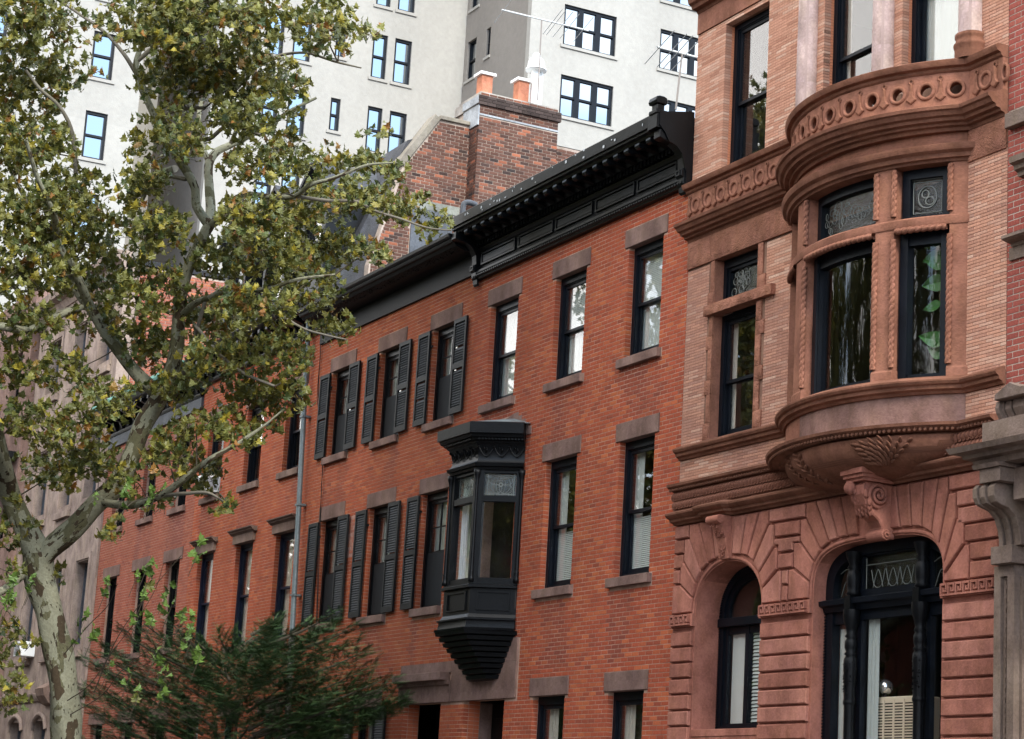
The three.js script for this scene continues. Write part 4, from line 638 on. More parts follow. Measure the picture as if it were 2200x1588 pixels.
    part('rope_moulding', (() => { const L = THREE.MathUtils.degToRad(b - a) * BR, n = 20, gs = rope(0.033, L), p = gs.attributes.position; for (let i = 0; i < p.count; i++) { const s = p.getY(i) / L + 0.5, t = THREE.MathUtils.degToRad(lerp(a, b, s)), R = BR + 0.005 + p.getZ(i), yy = 9.205 + p.getX(i); p.setXYZ(i, BCX + R * Math.sin(t), yy, BCZ + R * Math.cos(t)); } gs.computeVertexNormals(); return gs; })(), M.redstone, q);
    part('pane', sweep(arcOnly(a + 2, b - 2, BR - 0.21, 16), [[-0.004, 7.4], [0, 7.4], [0, 9.06], [-0.004, 9.06]], true, 1), M.glass, q);
    part('leaded_pane', sweep(arcOnly(a + 2, b - 2, BR - 0.21, 16), [[-0.004, 9.42], [0, 9.42], [0, 9.92], [-0.004, 9.92]], true, 1), M.leaded, q);
    const gs = [], loop = (deg, y, rx, ry, k = 0.0035) => { const pts = Array.from({ length: 14 }, (_, i) => { const t = i / 14 * 6.283, [x, z] = atA(deg + THREE.MathUtils.radToDeg(rx * Math.cos(t) / BR), BR - 0.2); return V3(x, y + ry * Math.sin(t), z); }); gs.push(tube(pts, k, 28, 4, true)); };
    if (b - a > 20) { for (let d = a + 4; d < b - 3; d += 1.5) { loop(d, rr(9.52, 9.8), rr(0.04, 0.1), rr(0.04, 0.1)); loop(d + rr(-0.6, 0.6), rr(9.5, 9.82), rr(0.02, 0.05), rr(0.02, 0.05)); } } else { const c = (a + b) / 2; loop(c, 9.67, 0.13, 0.14, 0.008); loop(c - 0.6, 9.71, 0.05, 0.05, 0.008); loop(c + 0.7, 9.62, 0.06, 0.05, 0.008); for (const s of [0.2, 0.235]) { const t = THREE.MathUtils.radToDeg(s / BR); const c4 = [[-t, s], [t, s], [t, -s], [-t, -s]].map(([u, v]) => { const [x, z] = atA(c + u, BR - 0.2); return V3(x, 9.67 + v, z); }); for (let i = 0; i < 4; i++) gs.push(tube([c4[i], c4[(i + 1) % 4]], 0.006, 1, 4)); } }
    part('leading', gs, M.came, q, null, 'stuff');
  }
  // corbel under the bow
  {
    const rows = 9, n = 32, v = [], S = []; for (let k = 0; k <= rows; k++) { const t = k / rows, s = Math.cos(t * 1.45), hw = lerp(0.5, 1.86, Math.pow(s, 0.8)), p = lerp(0.08, 0.84, Math.pow(s, 0.9)), y = 6.61 - 0.40 * Math.sin(t * Math.PI / 2); S.push(Array.from({ length: n + 1 }, (_, i) => { const a = lerp(-Math.PI / 2, Math.PI / 2, i / n); return [BCX + hw * Math.sin(a) * (0.55 + 0.45 * Math.abs(Math.sin(a))) / (0.55 + 0.45), y, p * Math.pow(Math.cos(a), 0.75)]; })); }
    // the rim follows the bow itself
    const rim = bowPath(9.32, 13.08, 0.84, n).slice(1, -1); for (let k = 0; k <= rows; k++) { const t = k / rows, s = Math.cos(t * 1.5); S[k] = rim.map(([x, z]) => [BCX + 0.12 + (x - BCX) * lerp(0.2, 1, Math.pow(s, 0.9)), 6.61 - 0.42 * Math.sin(t * 1.5), Math.max(-0.02, z * lerp(0.05, 1, Math.pow(s, 0.85)))]); }
    for (let k = 0; k < rows; k++) for (let i = 0; i < n; i++) { const a = S[k][i], b = S[k][i + 1], c = S[k + 1][i + 1], d = S[k + 1][i]; v.push(...a, ...d, ...c, ...a, ...c, ...b); }
    let g = new THREE.BufferGeometry(); g.setAttribute('position', new THREE.Float32BufferAttribute(v, 3)); g = toCreasedNormals(g, 1.0); const cb = part('corbel', g, M.redstoneTrim, H);
    const lv = [], at = (ci, k) => { const i = Math.floor(ci), f = ci - i, q = Math.floor(k), h = k - q, A = S[q][i], B2 = S[q][i + 1], C2 = S[q + 1][i]; return V3(A[0] + (B2[0] - A[0]) * f + (C2[0] - A[0]) * h, A[1] + (C2[1] - A[1]) * h, A[2] + (B2[2] - A[2]) * f + (C2[2] - A[2]) * h); };
    const lobe = (p, a, L, w) => { const e = new THREE.SphereGeometry(0.5, 7, 6); e.scale(w, L, 0.035); e.rotateZ(a); e.rotateX(0.9); e.translate(p.x, p.y - 0.008, p.z + 0.008); lv.push(e); };
    for (let i = 0; i < 13; i++) { const k = 0.4 + i * 0.5; lobe(at(11.5 + (i % 2 ? 0.45 : -0.45), k), i % 2 ? -0.9 : 0.9, 0.13, 0.05); lobe(at(8.3 + (i % 2 ? 0.25 : -0.25), k * 0.9), i % 2 ? -0.9 : 0.9, 0.09, 0.04); }
    for (let r = 0; r < 5; r++) for (let i = -3; i <= 3; i++) lobe(at(23.5 + i * (0.95 - r * 0.12), 0.5 + r * 0.85 + Math.abs(i) * 0.12), -i * 0.42, 0.17, 0.055);
    part('carved_foliage', lv, M.redstoneTrim, cb, null, 'stuff');
  }
  // window left of the bow: stone surround
  const rough = (x0, x1, y0, y1, zf, name = 'quoin') => { const nx = Math.max(2, Math.round((x1 - x0) / 0.05)), ny = Math.max(2, Math.round((y1 - y0) / 0.05)), g = new THREE.BoxGeometry(x1 - x0, y1 - y0, 0.1 + zf, nx, ny, 1), p = g.attributes.position, o = rr(0, 99); for (let i = 0; i < p.count; i++) if (p.getZ(i) > 0) { const ex = Math.min(1, Math.min((x1 - x0) / 2 - Math.abs(p.getX(i)), (y1 - y0) / 2 - Math.abs(p.getY(i))) / 0.04); p.setZ(i, p.getZ(i) + ex * (0.045 * (fbm(p.getX(i) * 9 + o, p.getY(i) * 9 + o, 4096, 3, 3) - 0.2))); } g.translate((x0 + x1) / 2, (y0 + y1) / 2, zf / 2 - 0.05); g.computeVertexNormals(); return part(name, g, M.roughstone, H); };
  for (const [a, b] of [[6.665, 7.288], [7.294, 8.803], [8.809, 9.38]]) rough(a, b, 9.993, 10.398, 0.03, 'lintel_block');
  rough(13.055, 13.755, 10.0, 10.398, 0.02, 'lintel_block');
  rough(7.24, 8.96, 9.165, 9.315, 0.08, 'transom_block');
  { const seg = [[7.34, 7.58], [7.585, 8.0], [8.005, 8.21], [8.215, 8.66], [8.665, 8.86], [8.865, 9.16], [9.32, 9.52], [9.525, 9.985]]; seg.forEach(([a, b], i) => { const wL = i % 2 ? 0.10 : 0.165, wR = i % 2 ? 0.13 : 0.20; rough(7.41 - wL, 7.407, a, b, 0.02); rough(8.523, 8.52 + wR, a, b, 0.02); }); }
  part('window_jamb', [bx(7.395, 7.412, 7.34, 9.99, -0.16, -0.004), bx(8.518, 8.53, 7.34, 9.99, -0.16, -0.004)], M.redstone, H);
  sashWindow(H, 7.41, 8.52, 7.34, 9.165, -0.14, { mat: M.navy, rail: 0.46, curtain: [[0, 0.12, M.curtainTan, 1]], fr: 0.08 });
  { const w = part('transom_window', [...frameGeo(7.41, 8.52, 9.315, 9.99, -0.3, -0.14, 0.08, 0.12), ...frameGeo(7.48, 8.45, 9.38, 9.88, -0.26, -0.17, 0.06)], M.navy, H); part('leaded_pane', bx(7.53, 8.4, 9.42, 9.83, -0.22, -0.215), M.leaded, w); const gs = []; for (let i = 0; i < 22; i++) { const x = rr(7.6, 8.33), y = rr(9.48, 9.77), r = rr(0.03, 0.07); gs.push(tube(Array.from({ length: 10 }, (_, k) => V3(x + r * Math.cos(k * 0.628), y + r * Math.sin(k * 0.628), -0.208)), 0.006, 20, 4, true)); } part('leading', gs, M.came, w, null, 'stuff'); }
  // third floor
  part('window_jamb', (() => { const gs = []; for (let y = 11.37; y < 13.6; y += 0.0415) for (const [x0, k] of [[7.43, 0], [9.94, 1], [11.675, 2]]) gs.push(bx(x0 - 0.01, x0 + 0.005, y, y + 0.036, -0.155, -0.112)); return gs; })(), std(lin(0.60, 0.23, 0.12), 0.93), H, null, 'stuff');
  sashWindow(H, 7.435, 8.575, 11.36, 13.62, -0.16, { mat: M.navy, rail: 0.45, fr: 0.08 });
  sashWindow(H, 9.945, 11.1, 11.2, 13.62, -0.16, { mat: M.navy, rail: 0.45, fr: 0.08, curtain: [[0, 0.1, M.curtainTan, 1]] }); sashWindow(H, 11.68, 12.88, 11.2, 13.62, -0.16, { mat: M.navy, rail: 0.62, fr: 0.08, curtain: [[0, 1, M.curtain, 5]] });
  part('top_lintel', [bx(6.66, 13.76, 13.70, 14.04, -0.1, 0.02)], M.redstone, H); part('top_moulding', sweep(straight(6.66, 13.76), [[-0.1, 14.03], [0.03, 14.03], [0.05, 14.07], [0.13, 14.08], [0.15, 14.13], [0.2, 14.15], [0.22, 14.22], [0.1, 14.3], [-0.1, 14.3]]), M.redstoneTrim, H);
  for (const x of [9.64, 11.36, 13.12]) { const c = part('column', [lathe([[0.16, 0.34], [0.158, 1.0], [0.152, 2.0], [0.14, 2.75]], x, 11.29, 0.04, 28)], M.granite, H); part('column_base', [lathe([[0.2, 0.0], [0.2, 0.1], [0.2, 0.14], [0.215, 0.17], [0.215, 0.2], [0.19, 0.23], [0.185, 0.27], [0.2, 0.29], [0.2, 0.33], [0.16, 0.345]], x, 11.28, 0.04, 28)], M.redstoneTrim, c); part('capital', lathe([[0.14, 0], [0.2, 0.05], [0.24, 0.2], [0, 0.2]], x, 14.0, 0.04, 20), M.redstoneTrim, c); }
}
// ground floor: rusticated blocks round two arches
{
  const Z = 0.07, block = pts => part('block', extr(poly(pts), -0.1, Z, 0.014), [M.rustic, M.rustic, M.rusticPale, M.rusticBrown][Math.floor(rnd() * 4)], gf), A1 = { c: 8.085, a: 0.835, n: 2.15, y0: 4.86, b: 0.69 }, A2 = { c: 11.395, a: 1.325, n: 3.6, y0: 4.86, b: 0.69 };
  const arcPts = (A, n = 40, grow = 0) => Array.from({ length: n + 1 }, (_, i) => { const t = Math.PI - Math.PI * i / n, c = Math.cos(t), s = Math.sin(t); return [A.c + (A.a + grow) * Math.sign(c) * Math.pow(Math.abs(c), 2 / A.n), A.y0 + (A.b + grow) * Math.pow(Math.abs(s), 2 / A.n)]; });
  const s = poly([[6.66, 2.4], [13.76, 2.4], [13.76, 6.17], [6.66, 6.17]]);
  const holeOf = (A, yb) => { const h = new THREE.Path(); const p = arcPts(A, 48); h.moveTo(A.c - A.a, yb); p.forEach(q => h.lineTo(...q)); h.lineTo(A.c + A.a, yb); h.closePath(); return h; };
  s.holes.push(holeOf(A1, 3.2), holeOf(A2, 2.5));
  const gf = part('rusticated_wall', extr(s, -0.55, 0.018), M.rustic, H);
  part('basement_wall', bx(6.66, 13.76, 0, 2.396, -0.55, 0.1), M.rustic, H);
  // raised rim along each arch
  for (const A of [A1, A2]) { const o = arcPts(A, 48, 0.045), i = arcPts(A, 48, 0.004).reverse(); part('arch_rim', extr(poly([...o, ...i]), 0.0, 0.045, 0.01), M.rustic, gf); }
  const g = 0.014;
  const quad = (a, b, c, d) => { // inset polygon
    const P = [a, b, c, d], cx = P.reduce((s, p) => s + p[0], 0) / 4, cy = P.reduce((s, p) => s + p[1], 0) / 4; block(P); };
  const inset = (P, d) => { const n = P.length, out = []; let ar = 0; for (let i = 0; i < n; i++) { const a = P[i], b = P[(i + 1) % n]; ar += a[0] * b[1] - b[0] * a[1]; } const sg = ar > 0 ? 1 : -1; for (let i = 0; i < n; i++) { const p = P[(i + n - 1) % n], q = P[i], r = P[(i + 1) % n]; const d1 = [q[0] - p[0], q[1] - p[1]], d2 = [r[0] - q[0], r[1] - q[1]], l1 = Math.hypot(...d1), l2 = Math.hypot(...d2), n1 = [-d1[1] / l1 * sg, d1[0] / l1 * sg], n2 = [-d2[1] / l2 * sg, d2[0] / l2 * sg]; const m = [n1[0] + n2[0], n1[1] + n2[1]], k = d / Math.max(0.3, (m[0] * n1[0] + m[1] * n1[1])); out.push([q[0] + m[0] * k, q[1] + m[1] * k]); } return sg > 0 ? out : out.reverse(); };
  const B = P => block(inset(P, g));
  const TOP = 6.15;
  // arch 1 voussoirs: [outer points..., intrados points]
  const i1 = [[7.24, 5.08], [7.319, 5.275], [7.435, 5.42], [7.61, 5.515], [7.79, 5.56], [7.95, 5.575]], i1r = [[8.185, 5.575], [8.39, 5.565], [8.56, 5.53], [8.70, 5.445], [8.835, 5.285], [8.925, 5.08]];
  const sp = 0.03; // keep clear of the rim
  const out = (p, A) => { const dx = p[0] - A.c, dy = p[1] - A.y0 + 0.1, l = Math.hypot(dx, dy); return [p[0] + dx / l * sp, p[1] + dy / l * sp]; };
  const I = i1.map(p => out(p, A1)), J = i1r.map(p => out(p, A1));
  B([[6.68, 4.87], [6.68, 5.30], [6.875, 5.30], I[0], [7.215, 4.87]]); B([[6.87, 5.305], [6.87, 5.62], [6.955, 5.62], I[1], I[0]]); B([[6.955, 5.622], [6.955, 5.945], [7.085, 5.945], I[2], I[1]]); B([[7.075, 5.95], [7.075, TOP], [7.31, TOP], I[3], I[2]]); B([[7.31, TOP], [7.63, TOP], I[4], I[3]]); B([[7.63, TOP], [7.86, TOP], I[5], I[4]]);
  B([[8.21, TOP], [8.525, TOP], J[1], J[0]]); B([[8.525, TOP], [8.84, TOP], J[2], J[1]]); B([[8.84, TOP], [9.065, TOP], [9.065, 5.955], J[3], J[2]]); B([[9.07, 5.945], [9.20, 5.935], [9.20, 5.63], J[4], J[3]]); B([[9.21, 5.62], [9.295, 5.62], [9.295, 5.315], J[5], J[4]]); B([[9.305, 5.30], [9.40, 5.30], [9.40, 4.87], [8.95, 4.87], J[5]]);
  // left edge courses
  B([[6.68, 5.305], [6.865, 5.305], [6.865, 5.52], [6.68, 5.52]]); B([[6.68, 5.52], [6.95, 5.52], [6.95, 5.735], [6.68, 5.735]]); B([[6.68, 5.735], [6.95, 5.735], [6.95, 5.945], [6.68, 5.945]]); B([[6.68, 5.95], [7.07, 5.95], [7.07, TOP], [6.68, TOP]]);
  // between the arches
  B([[9.07, 5.955], [9.915, 5.945], [9.915, TOP], [9.07, TOP]]); B([[9.205, 5.745], [9.80, 5.73], [9.80, 5.94], [9.205, 5.945]]); B([[9.30, 5.53], [9.655, 5.53], [9.655, 5.63], [9.80, 5.63], [9.80, 5.725], [9.205, 5.735], [9.205, 5.63], [9.30, 5.63]]); B([[9.30, 5.31], [9.665, 5.305], [9.665, 5.525], [9.30, 5.525]]); B([[9.405, 5.095], [9.56, 5.095], [9.56, 5.3], [9.405, 5.3]]); B([[9.405, 4.87], [9.56, 4.87], [9.56, 5.09], [9.405, 5.09]]);
  // arch 2
  const K = [[10.07, 5.09], [10.165, 5.33], [10.30, 5.47], [10.48, 5.55], [10.67, 5.575], [10.87, 5.58], [11.07, 5.58]].map(p => out(p, A2)), Lr = [[11.71, 5.58], [11.91, 5.58], [12.12, 5.575], [12.31, 5.55], [12.49, 5.47], [12.63, 5.32], [12.725, 5.09]].map(p => out(p, A2));
  B([[9.565, 4.87], [9.565, 5.295], [9.665, 5.3], K[0], [10.04, 4.87]]); B([[9.67, 5.31], [9.66, 5.64], [9.805, 5.64], K[1], K[0]]); B([[9.81, 5.645], [9.805, 5.94], [9.92, 5.94], K[2], K[1]]); B([[9.92, 5.95], [9.92, TOP], [10.125, TOP], K[3], K[2]]); B([[10.125, TOP], [10.39, TOP], K[4], K[3]]); B([[10.39, TOP], [10.665, TOP], K[5], K[4]]); B([[10.665, TOP], [11.0, TOP], K[6], K[5]]);
  B([[11.55, TOP], [11.81, TOP], Lr[1], Lr[0]]); B([[11.81, TOP], [12.08, TOP], Lr[2], Lr[1]]); B([[12.08, TOP], [12.36, TOP], Lr[3], Lr[2]]); B([[12.36, TOP], [12.64, TOP], Lr[4], Lr[3]]); B([[12.64, TOP], [12.825, TOP], [12.825, 5.945], Lr[5], Lr[4]]); B([[12.83, 5.935], [12.97, 5.935], [12.97, 5.62], Lr[6], Lr[5]]); B([[12.98, 5.615], [13.12, 5.615], [13.12, 5.30], [12.745, 4.96], Lr[6]]); B([[13.13, 5.29], [13.22, 5.29], [13.22, 4.87], [12.76, 4.87], [12.755, 4.955]]);
  // right edge courses
  const rc = [4.87, 5.09, 5.31, 5.53, 5.745, 5.95, TOP], rx = [13.225, 13.225, 13.125, 13.0, 12.975, 12.83]; for (let i = 0; i < 6; i++) B([[rx[i], rc[i]], [13.75, rc[i]], [13.75, rc[i + 1]], [rx[i], rc[i + 1]]]);
  // piers below the key band
  for (const [a, b] of [[6.68, 7.24], [8.93, 10.06], [12.73, 13.75]]) {
    for (let y = 4.63; y > 2.5; y -= 0.222) B([[a, y - 0.222], [b, y - 0.222], [b, y], [a, y]]);
    const kb = part('key_band', bx(a - 0.015, b + 0.015, 4.69, 4.865, 0, 0.07), M.rustic, gf); const n = Math.round((b - a - 0.06) / 0.138), w = (b - a - 0.06) / n;
    const z = 0.115; for (let i = 0; i < n; i++) { const x = a + 0.03 + i * w, y = 4.705, u = (w - 0.0) / 6, v = 0.145 / 6; const gs = [[0, 0.9, 0, 6], [0.9, 5.2, 5.1, 6], [4.3, 5.2, 1.8, 5.1], [2.2, 4.3, 1.8, 2.7], [2.2, 3.1, 2.7, 3.9], [0.9, 6, 0, 0.9]].map(([p, q, r, t]) => bx(x + p * u, x + q * u, y + r * v, y + t * v, 0.07, z)); part('key', gs, M.rustic, kb); }
  }
  // smooth reveals and window of the small arch
  const jamb = (A, yb, zb) => { const p = [[A.c - A.a, yb], ...arcPts(A, 40), [A.c + A.a, yb]], q = p.map(([x, y]) => [A.c + (x - A.c) * 0.985, y > A.y0 ? A.y0 + (y - A.y0) * 0.98 : y]).reverse(); return extr(poly([...p, ...q]), zb, 0.02); };
  part('arch_reveal', jamb(A1, 3.2, -0.42), M.rustic, gf); part('arch_reveal', jamb(A2, 2.5, -0.2), M.rustic, gf);
  part('arch_sill', rbx(A1.c - A1.a, A1.c + A1.a, 3.15, 3.25, -0.4, 0.03, 0.01), M.rustic, gf);
  {
    const zf = -0.38, A = { ...A1, a: A1.a - 0.015, b: A1.b - 0.015 }, o = [[A.c - A.a, 3.25], ...arcPts(A, 40), [A.c + A.a, 3.25]], Ai = { ...A, a: A.a - 0.11, b: A.b - 0.11 }, Ai2 = { ...A, a: A.a - 0.19, b: A.b - 0.19 };
    const band = (P, Q, z0, z1) => { const s = poly(P), h = new THREE.Path(); Q.forEach((q, i) => i ? h.lineTo(...q) : h.moveTo(...q)); h.closePath(); s.holes.push(h); return extr(s, z0, z1); };
    const w = part('arched_window', [band(o, [[A.c - Ai.a, 3.33], ...arcPts(Ai, 40), [A.c + Ai.a, 3.33]], zf - 0.1, zf), band([[A.c - Ai.a, 3.3], ...arcPts(Ai, 40), [A.c + Ai.a, 3.3]], [[A.c - Ai2.a, 4.86], ...arcPts(Ai2, 40), [A.c + Ai2.a, 4.86]].length ? [[A.c - Ai2.a, 3.36], ...arcPts(Ai2, 40), [A.c + Ai2.a, 3.36]] : [], zf - 0.08, zf - 0.03), rbx(A.c - A.a + 0.02, A.c + A.a - 0.02, 4.70, 4.82, zf - 0.1, zf + 0.05, 0.01), bx(A.c - 0.195, A.c - 0.105, 3.36, 4.7, zf - 0.1, zf - 0.03), bx(A.c - Ai2.a, A.c + Ai2.a, 4.60, 4.69, zf - 0.1, zf - 0.04)], M.navy, H);
    { const n = 70, gs = [], P = [[A.c - A.a + 0.03, 3.3], ...arcPts({ ...A, a: A.a - 0.03, b: A.b - 0.03 }, 40)]; for (let y = 3.3; y < 4.85; y += 0.035) gs.push(bx(A.c - A.a + 0.015, A.c - A.a + 0.045, y, y + 0.018, zf, zf + 0.02)); arcPts({ ...A, a: A.a - 0.03, b: A.b - 0.03 }, 60).forEach(([x, y]) => gs.push(bx(x - 0.012, x + 0.012, y - 0.009, y + 0.009, zf, zf + 0.02))); part('bead_trim', gs, M.navy, w, null, 'stuff'); }
    part('pane', bx(A.c - Ai2.a, A.c - 0.19, 3.36, 4.61, zf - 0.07, zf - 0.065), M.glass, w); part('pane', bx(A.c - 0.11, A.c + Ai2.a, 3.36, 4.61, zf - 0.07, zf - 0.065), M.glass, w); part('pane', extr(poly([[A.c - Ai2.a, 4.82], ...arcPts(Ai2, 30), [A.c + Ai2.a, 4.82]]), zf - 0.07, zf - 0.065), M.glass, w);
    part('curtain', drape(A.c - 0.62, A.c - 0.2, 3.3, 4.62, zf - 0.11, 0.006, 2), M.blind, w); { const gs = []; for (let y = 3.3; y < 4.6; y += 0.05) { const b = bx(A.c - 0.1, A.c + 0.62, -0.022, 0.022, -0.002, 0.002); b.rotateX(-0.5); b.translate(0, y, zf - 0.11); gs.push(b); } part('blind', gs, M.blind, w, null, 'stuff'); }
  }
  {
    const zf = -0.17, A = { ...A2, a: A2.a - 0.02, b: A2.b - 0.015 }, o = [[A.c - A.a, 2.5], ...arcPts(A, 48), [A.c + A.a, 2.5]], Ai = { ...A, a: A.a - 0.16, b: A.b - 0.13 };
    const s = poly(o), h = new THREE.Path(); [[A.c - Ai.a, 2.55], ...arcPts(Ai, 48), [A.c + Ai.a, 2.55]].forEach((q, i) => i ? h.lineTo(...q) : h.moveTo(...q)); h.closePath(); s.holes.push(h);
    const x1 = 10.74, x2 = 12.12;
    const w = part('arched_window', [extr(s, zf - 0.12, zf), sweep(straight(A.c - A.a + 0.01, A.c + A.a - 0.01, zf), [[-0.1, 4.70], [0.03, 4.70], [0.05, 4.76], [0.11, 4.78], [0.12, 4.84], [0.02, 4.87], [-0.1, 4.87]]), ...[x1, x2].flatMap(x => [bx(x - 0.09, x + 0.09, 2.5, 4.70, zf - 0.1, zf - 0.03), bx(x - 0.09, x + 0.09, 4.87, 5.45, zf - 0.1, zf - 0.03)]), bx(A.c - Ai.a, A.c + Ai.a, 5.38, 5.46, zf - 0.1, zf - 0.03), bx(x1 + 0.09, x2 - 0.09, 4.58, 4.70, zf - 0.1, zf - 0.03), bx(x1 + 0.09, x2 - 0.09, 4.87, 4.96, zf - 0.1, zf - 0.03), bx(A.c - Ai.a, x1 - 0.09, 4.55, 4.70, zf - 0.1, zf - 0.03), bx(x2 + 0.09, A.c + Ai.a, 4.55, 4.70, zf - 0.1, zf - 0.03)], M.navy, H);
    part('pane', bx(x1 + 0.09, x2 - 0.09, 2.5, 4.59, zf - 0.08, zf - 0.075), M.glass, w); part('pane', bx(A.c - Ai.a, x1 - 0.09, 2.5, 4.56, zf - 0.08, zf - 0.075), M.glass, w); part('pane', bx(x2 + 0.09, A.c + Ai.a, 2.5, 4.56, zf - 0.08, zf - 0.075), M.glass, w);
    part('leaded_pane', extr(poly([[A.c - Ai.a, 4.87], ...arcPts(Ai, 30), [A.c + Ai.a, 4.87]]), zf - 0.08, zf - 0.075), M.leaded, w);
    { const gs = []; const T = (pts, r = 0.006) => gs.push(tube(pts.map(([x, y]) => V3(x, y, zf - 0.07)), r, 14, 4)); T([[10.85, 5.27], [11.3, 5.27], [11.92, 5.27]]); for (const c of [11.1, 11.4, 11.68]) { T([[c - 0.14, 5.2], [c - 0.07, 5.0], [c, 4.97], [c + 0.07, 5.0], [c + 0.14, 5.2]]); T([[c - 0.1, 4.98], [c - 0.05, 5.12], [c, 5.2], [c + 0.05, 5.12], [c + 0.1, 4.98]]); } for (const c of [10.86, 11.92]) T([[c, 4.97], [c, 5.1], [c, 5.36]]); for (const c of [10.45, 12.35]) { T([[c - 0.15, 5.2], [c, 5.25], [c + 0.15, 5.2]]); T([[c - 0.12, 4.9], [c, 5.1], [c + 0.12, 4.95]]); } part('leading', gs, M.came, w, null, 'stuff'); }
    // turned colonnettes
    for (const x of [x1, x2]) {
      const c = part('turned_colonnette', [lathe([[0.07, 0], [0.09, 0.02], [0.075, 0.1], [0.1, 0.2], [0.105, 0.3], [0.07, 0.42], [0.085, 0.46], [0.07, 0.5], [0.07, 1.0], [0.085, 1.02], [0.085, 1.05], [0.075, 1.08], [0.08, 1.3], [0.09, 1.5], [0.085, 1.58], [0.06, 1.62], [0.09, 1.64], [0.06, 1.67], [0.08, 1.72], [0.08, 1.8], [0.055, 1.84], [0.08, 1.86], [0.06, 1.9], [0.07, 1.96], [0.1, 2.05], [0.11, 2.14], [0.11, 2.2]], x, 2.5, zf + 0.06, 18), lathe([[0.06, 0], [0.1, 0.02], [0.075, 0.06], [0.085, 0.12], [0.09, 0.22], [0.08, 0.3], [0.06, 0.34], [0.085, 0.36], [0.06, 0.4], [0.1, 0.5], [0.11, 0.56]], x, 4.875, zf + 0.04, 18), bx(x - 0.06, x + 0.06, 4.7, 4.875, zf - 0.02, zf + 0.14)], M.black, w);
      const gs = []; for (let i = 0; i < 40; i++) { const a = rr(-1.2, 1.2), y = rr(3.62, 4.05), e = new THREE.TetrahedronGeometry(0.016); e.translate(x + 0.084 * Math.sin(a), y, zf + 0.06 + 0.084 * Math.cos(a)); gs.push(e); } part('carving', gs, M.black, c, null, 'stuff');
    }
    { const gs = []; for (let y = 2.6; y < 4.85; y += 0.04) gs.push(bx(A.c - A.a + 0.005, A.c - A.a + 0.035, y, y + 0.02, zf, zf + 0.02)); part('bead_trim', gs, M.navy, w, null, 'stuff'); }
    part('curtain', drape(x1 + 0.1, x1 + 0.32, 2.5, 4.6, zf - 0.13, 0.012, 3), M.curtain, w); part('curtain', drape(A.c - Ai.a, x1 - 0.1, 2.5, 4.5, zf - 0.13, 0.012, 4), M.curtain, w);
  }
  // keystones
  const key = part('keystone', [extrX([[0.0, 5.56], [0.10, 5.56], [0.12, 5.65], [0.16, 5.85], [0.24, 6.0], [0.27, 6.08], [0.25, 6.15], [0, 6.16]], 7.94, 8.17, 0.01), (() => { const g = new THREE.CylinderGeometry(0.06, 0.06, 0.3, 16); g.rotateZ(Math.PI / 2); g.translate(8.04, 6.09, 0.26); return g; })(), extr(poly([[7.86, 6.15], [7.94, 5.57], [8.17, 5.57], [8.24, 6.15]]), 0, 0.07, 0.01)], M.rustic, gf);
  { const gs = []; for (let i = 0; i < 46; i++) { const t = rnd(), e = new THREE.TorusGeometry(rr(0.018, 0.03), 0.008, 5, 8, 4); e.rotateZ(rnd() * 6); const y = 5.6 + t * 0.42; e.translate(8.055 + rr(-0.09, 0.09), y, 0.125 + 0.12 * smooth(0.5, 1, t) + 0.03 * t); gs.push(e); } part('carving', gs, M.rustic, key, null, 'stuff'); }
  const x0 = 11.46, x1 = 11.78;
  const br = part('scroll_bracket', [extrX([[0.0, 6.16], [0.46, 6.16], [0.50, 6.10], [0.50, 6.0], [0.44, 5.88], [0.34, 5.76], [0.25, 5.70], [0.2, 5.62], [0.2, 5.54], [0.12, 5.49], [0.0, 5.49]], x0 + 0.04, x1 - 0.04, 0.015), bx(x0 - 0.02, x1 + 0.02, 6.16, 6.20, 0, 0.54), bx(x0 - 0.04, x1 + 0.04, 6.20, 6.245, 0, 0.57), bx(x0 - 0.06, x1 + 0.06, 6.245, 6.31, 0, 0.60)], M.rustic, gf);
  const spiral = (R, turns, r, x, y, z) => tube(Array.from({ length: 40 }, (_, i) => { const t = i / 39, a = -Math.PI / 2 + t * turns * 6.283, q = R * (1 - t * 0.88); return V3(x + t * 0.03, y + q * Math.sin(a), z + q * Math.cos(a)); }), r, 90, 7);
  part('volute', [spiral(0.15, 2.3, 0.024, x1 - 0.02, 6.0, 0.28), (() => { const g = new THREE.CylinderGeometry(0.155, 0.155, x1 - x0 - 0.05, 24); g.rotateZ(Math.PI / 2); g.translate((x0 + x1) / 2, 6.0, 0.28); return g; })(), spiral(0.06, 2, 0.015, x1 + 0.0, 5.53, 0.17), (() => { const g = new THREE.CylinderGeometry(0.07, 0.07, x1 - x0, 18); g.rotateZ(Math.PI / 2); g.translate((x0 + x1) / 2, 5.53, 0.17); return g; })()], M.rustic, br);
  part('carved_leaf', [...Array.from({ length: 26 }, (_, i) => { const t = i / 26, e = new THREE.SphereGeometry(0.045, 6, 5); e.scale(0.6, 1.3, 0.8); e.rotateX(rr(-0.5, 0.5)); e.translate(lerp(x0, x1, (i * 0.382) % 1), lerp(6.06, 5.76, t), lerp(0.49, 0.34, t)); return e; })], M.rustic, br, null, 'stuff');
  part('carved_head', (() => { const g = new THREE.SphereGeometry(0.1, 16, 12), p = g.attributes.position; for (let i = 0; i < p.count; i++) { const k = 1 + 0.12 * (fbm(p.getX(i) * 30 + 9, p.getY(i) * 30 + p.getZ(i) * 20, 4096, 2, 3) - 0.5); p.setXYZ(i, p.getX(i) * k, p.getY(i) * k * 1.05, p.getZ(i) * k); } g.computeVertexNormals(); g.scale(0.8, 0.8, 0.8); g.translate(11.52, 6.09, 0.53); return g; })(), M.rustic, br);
}
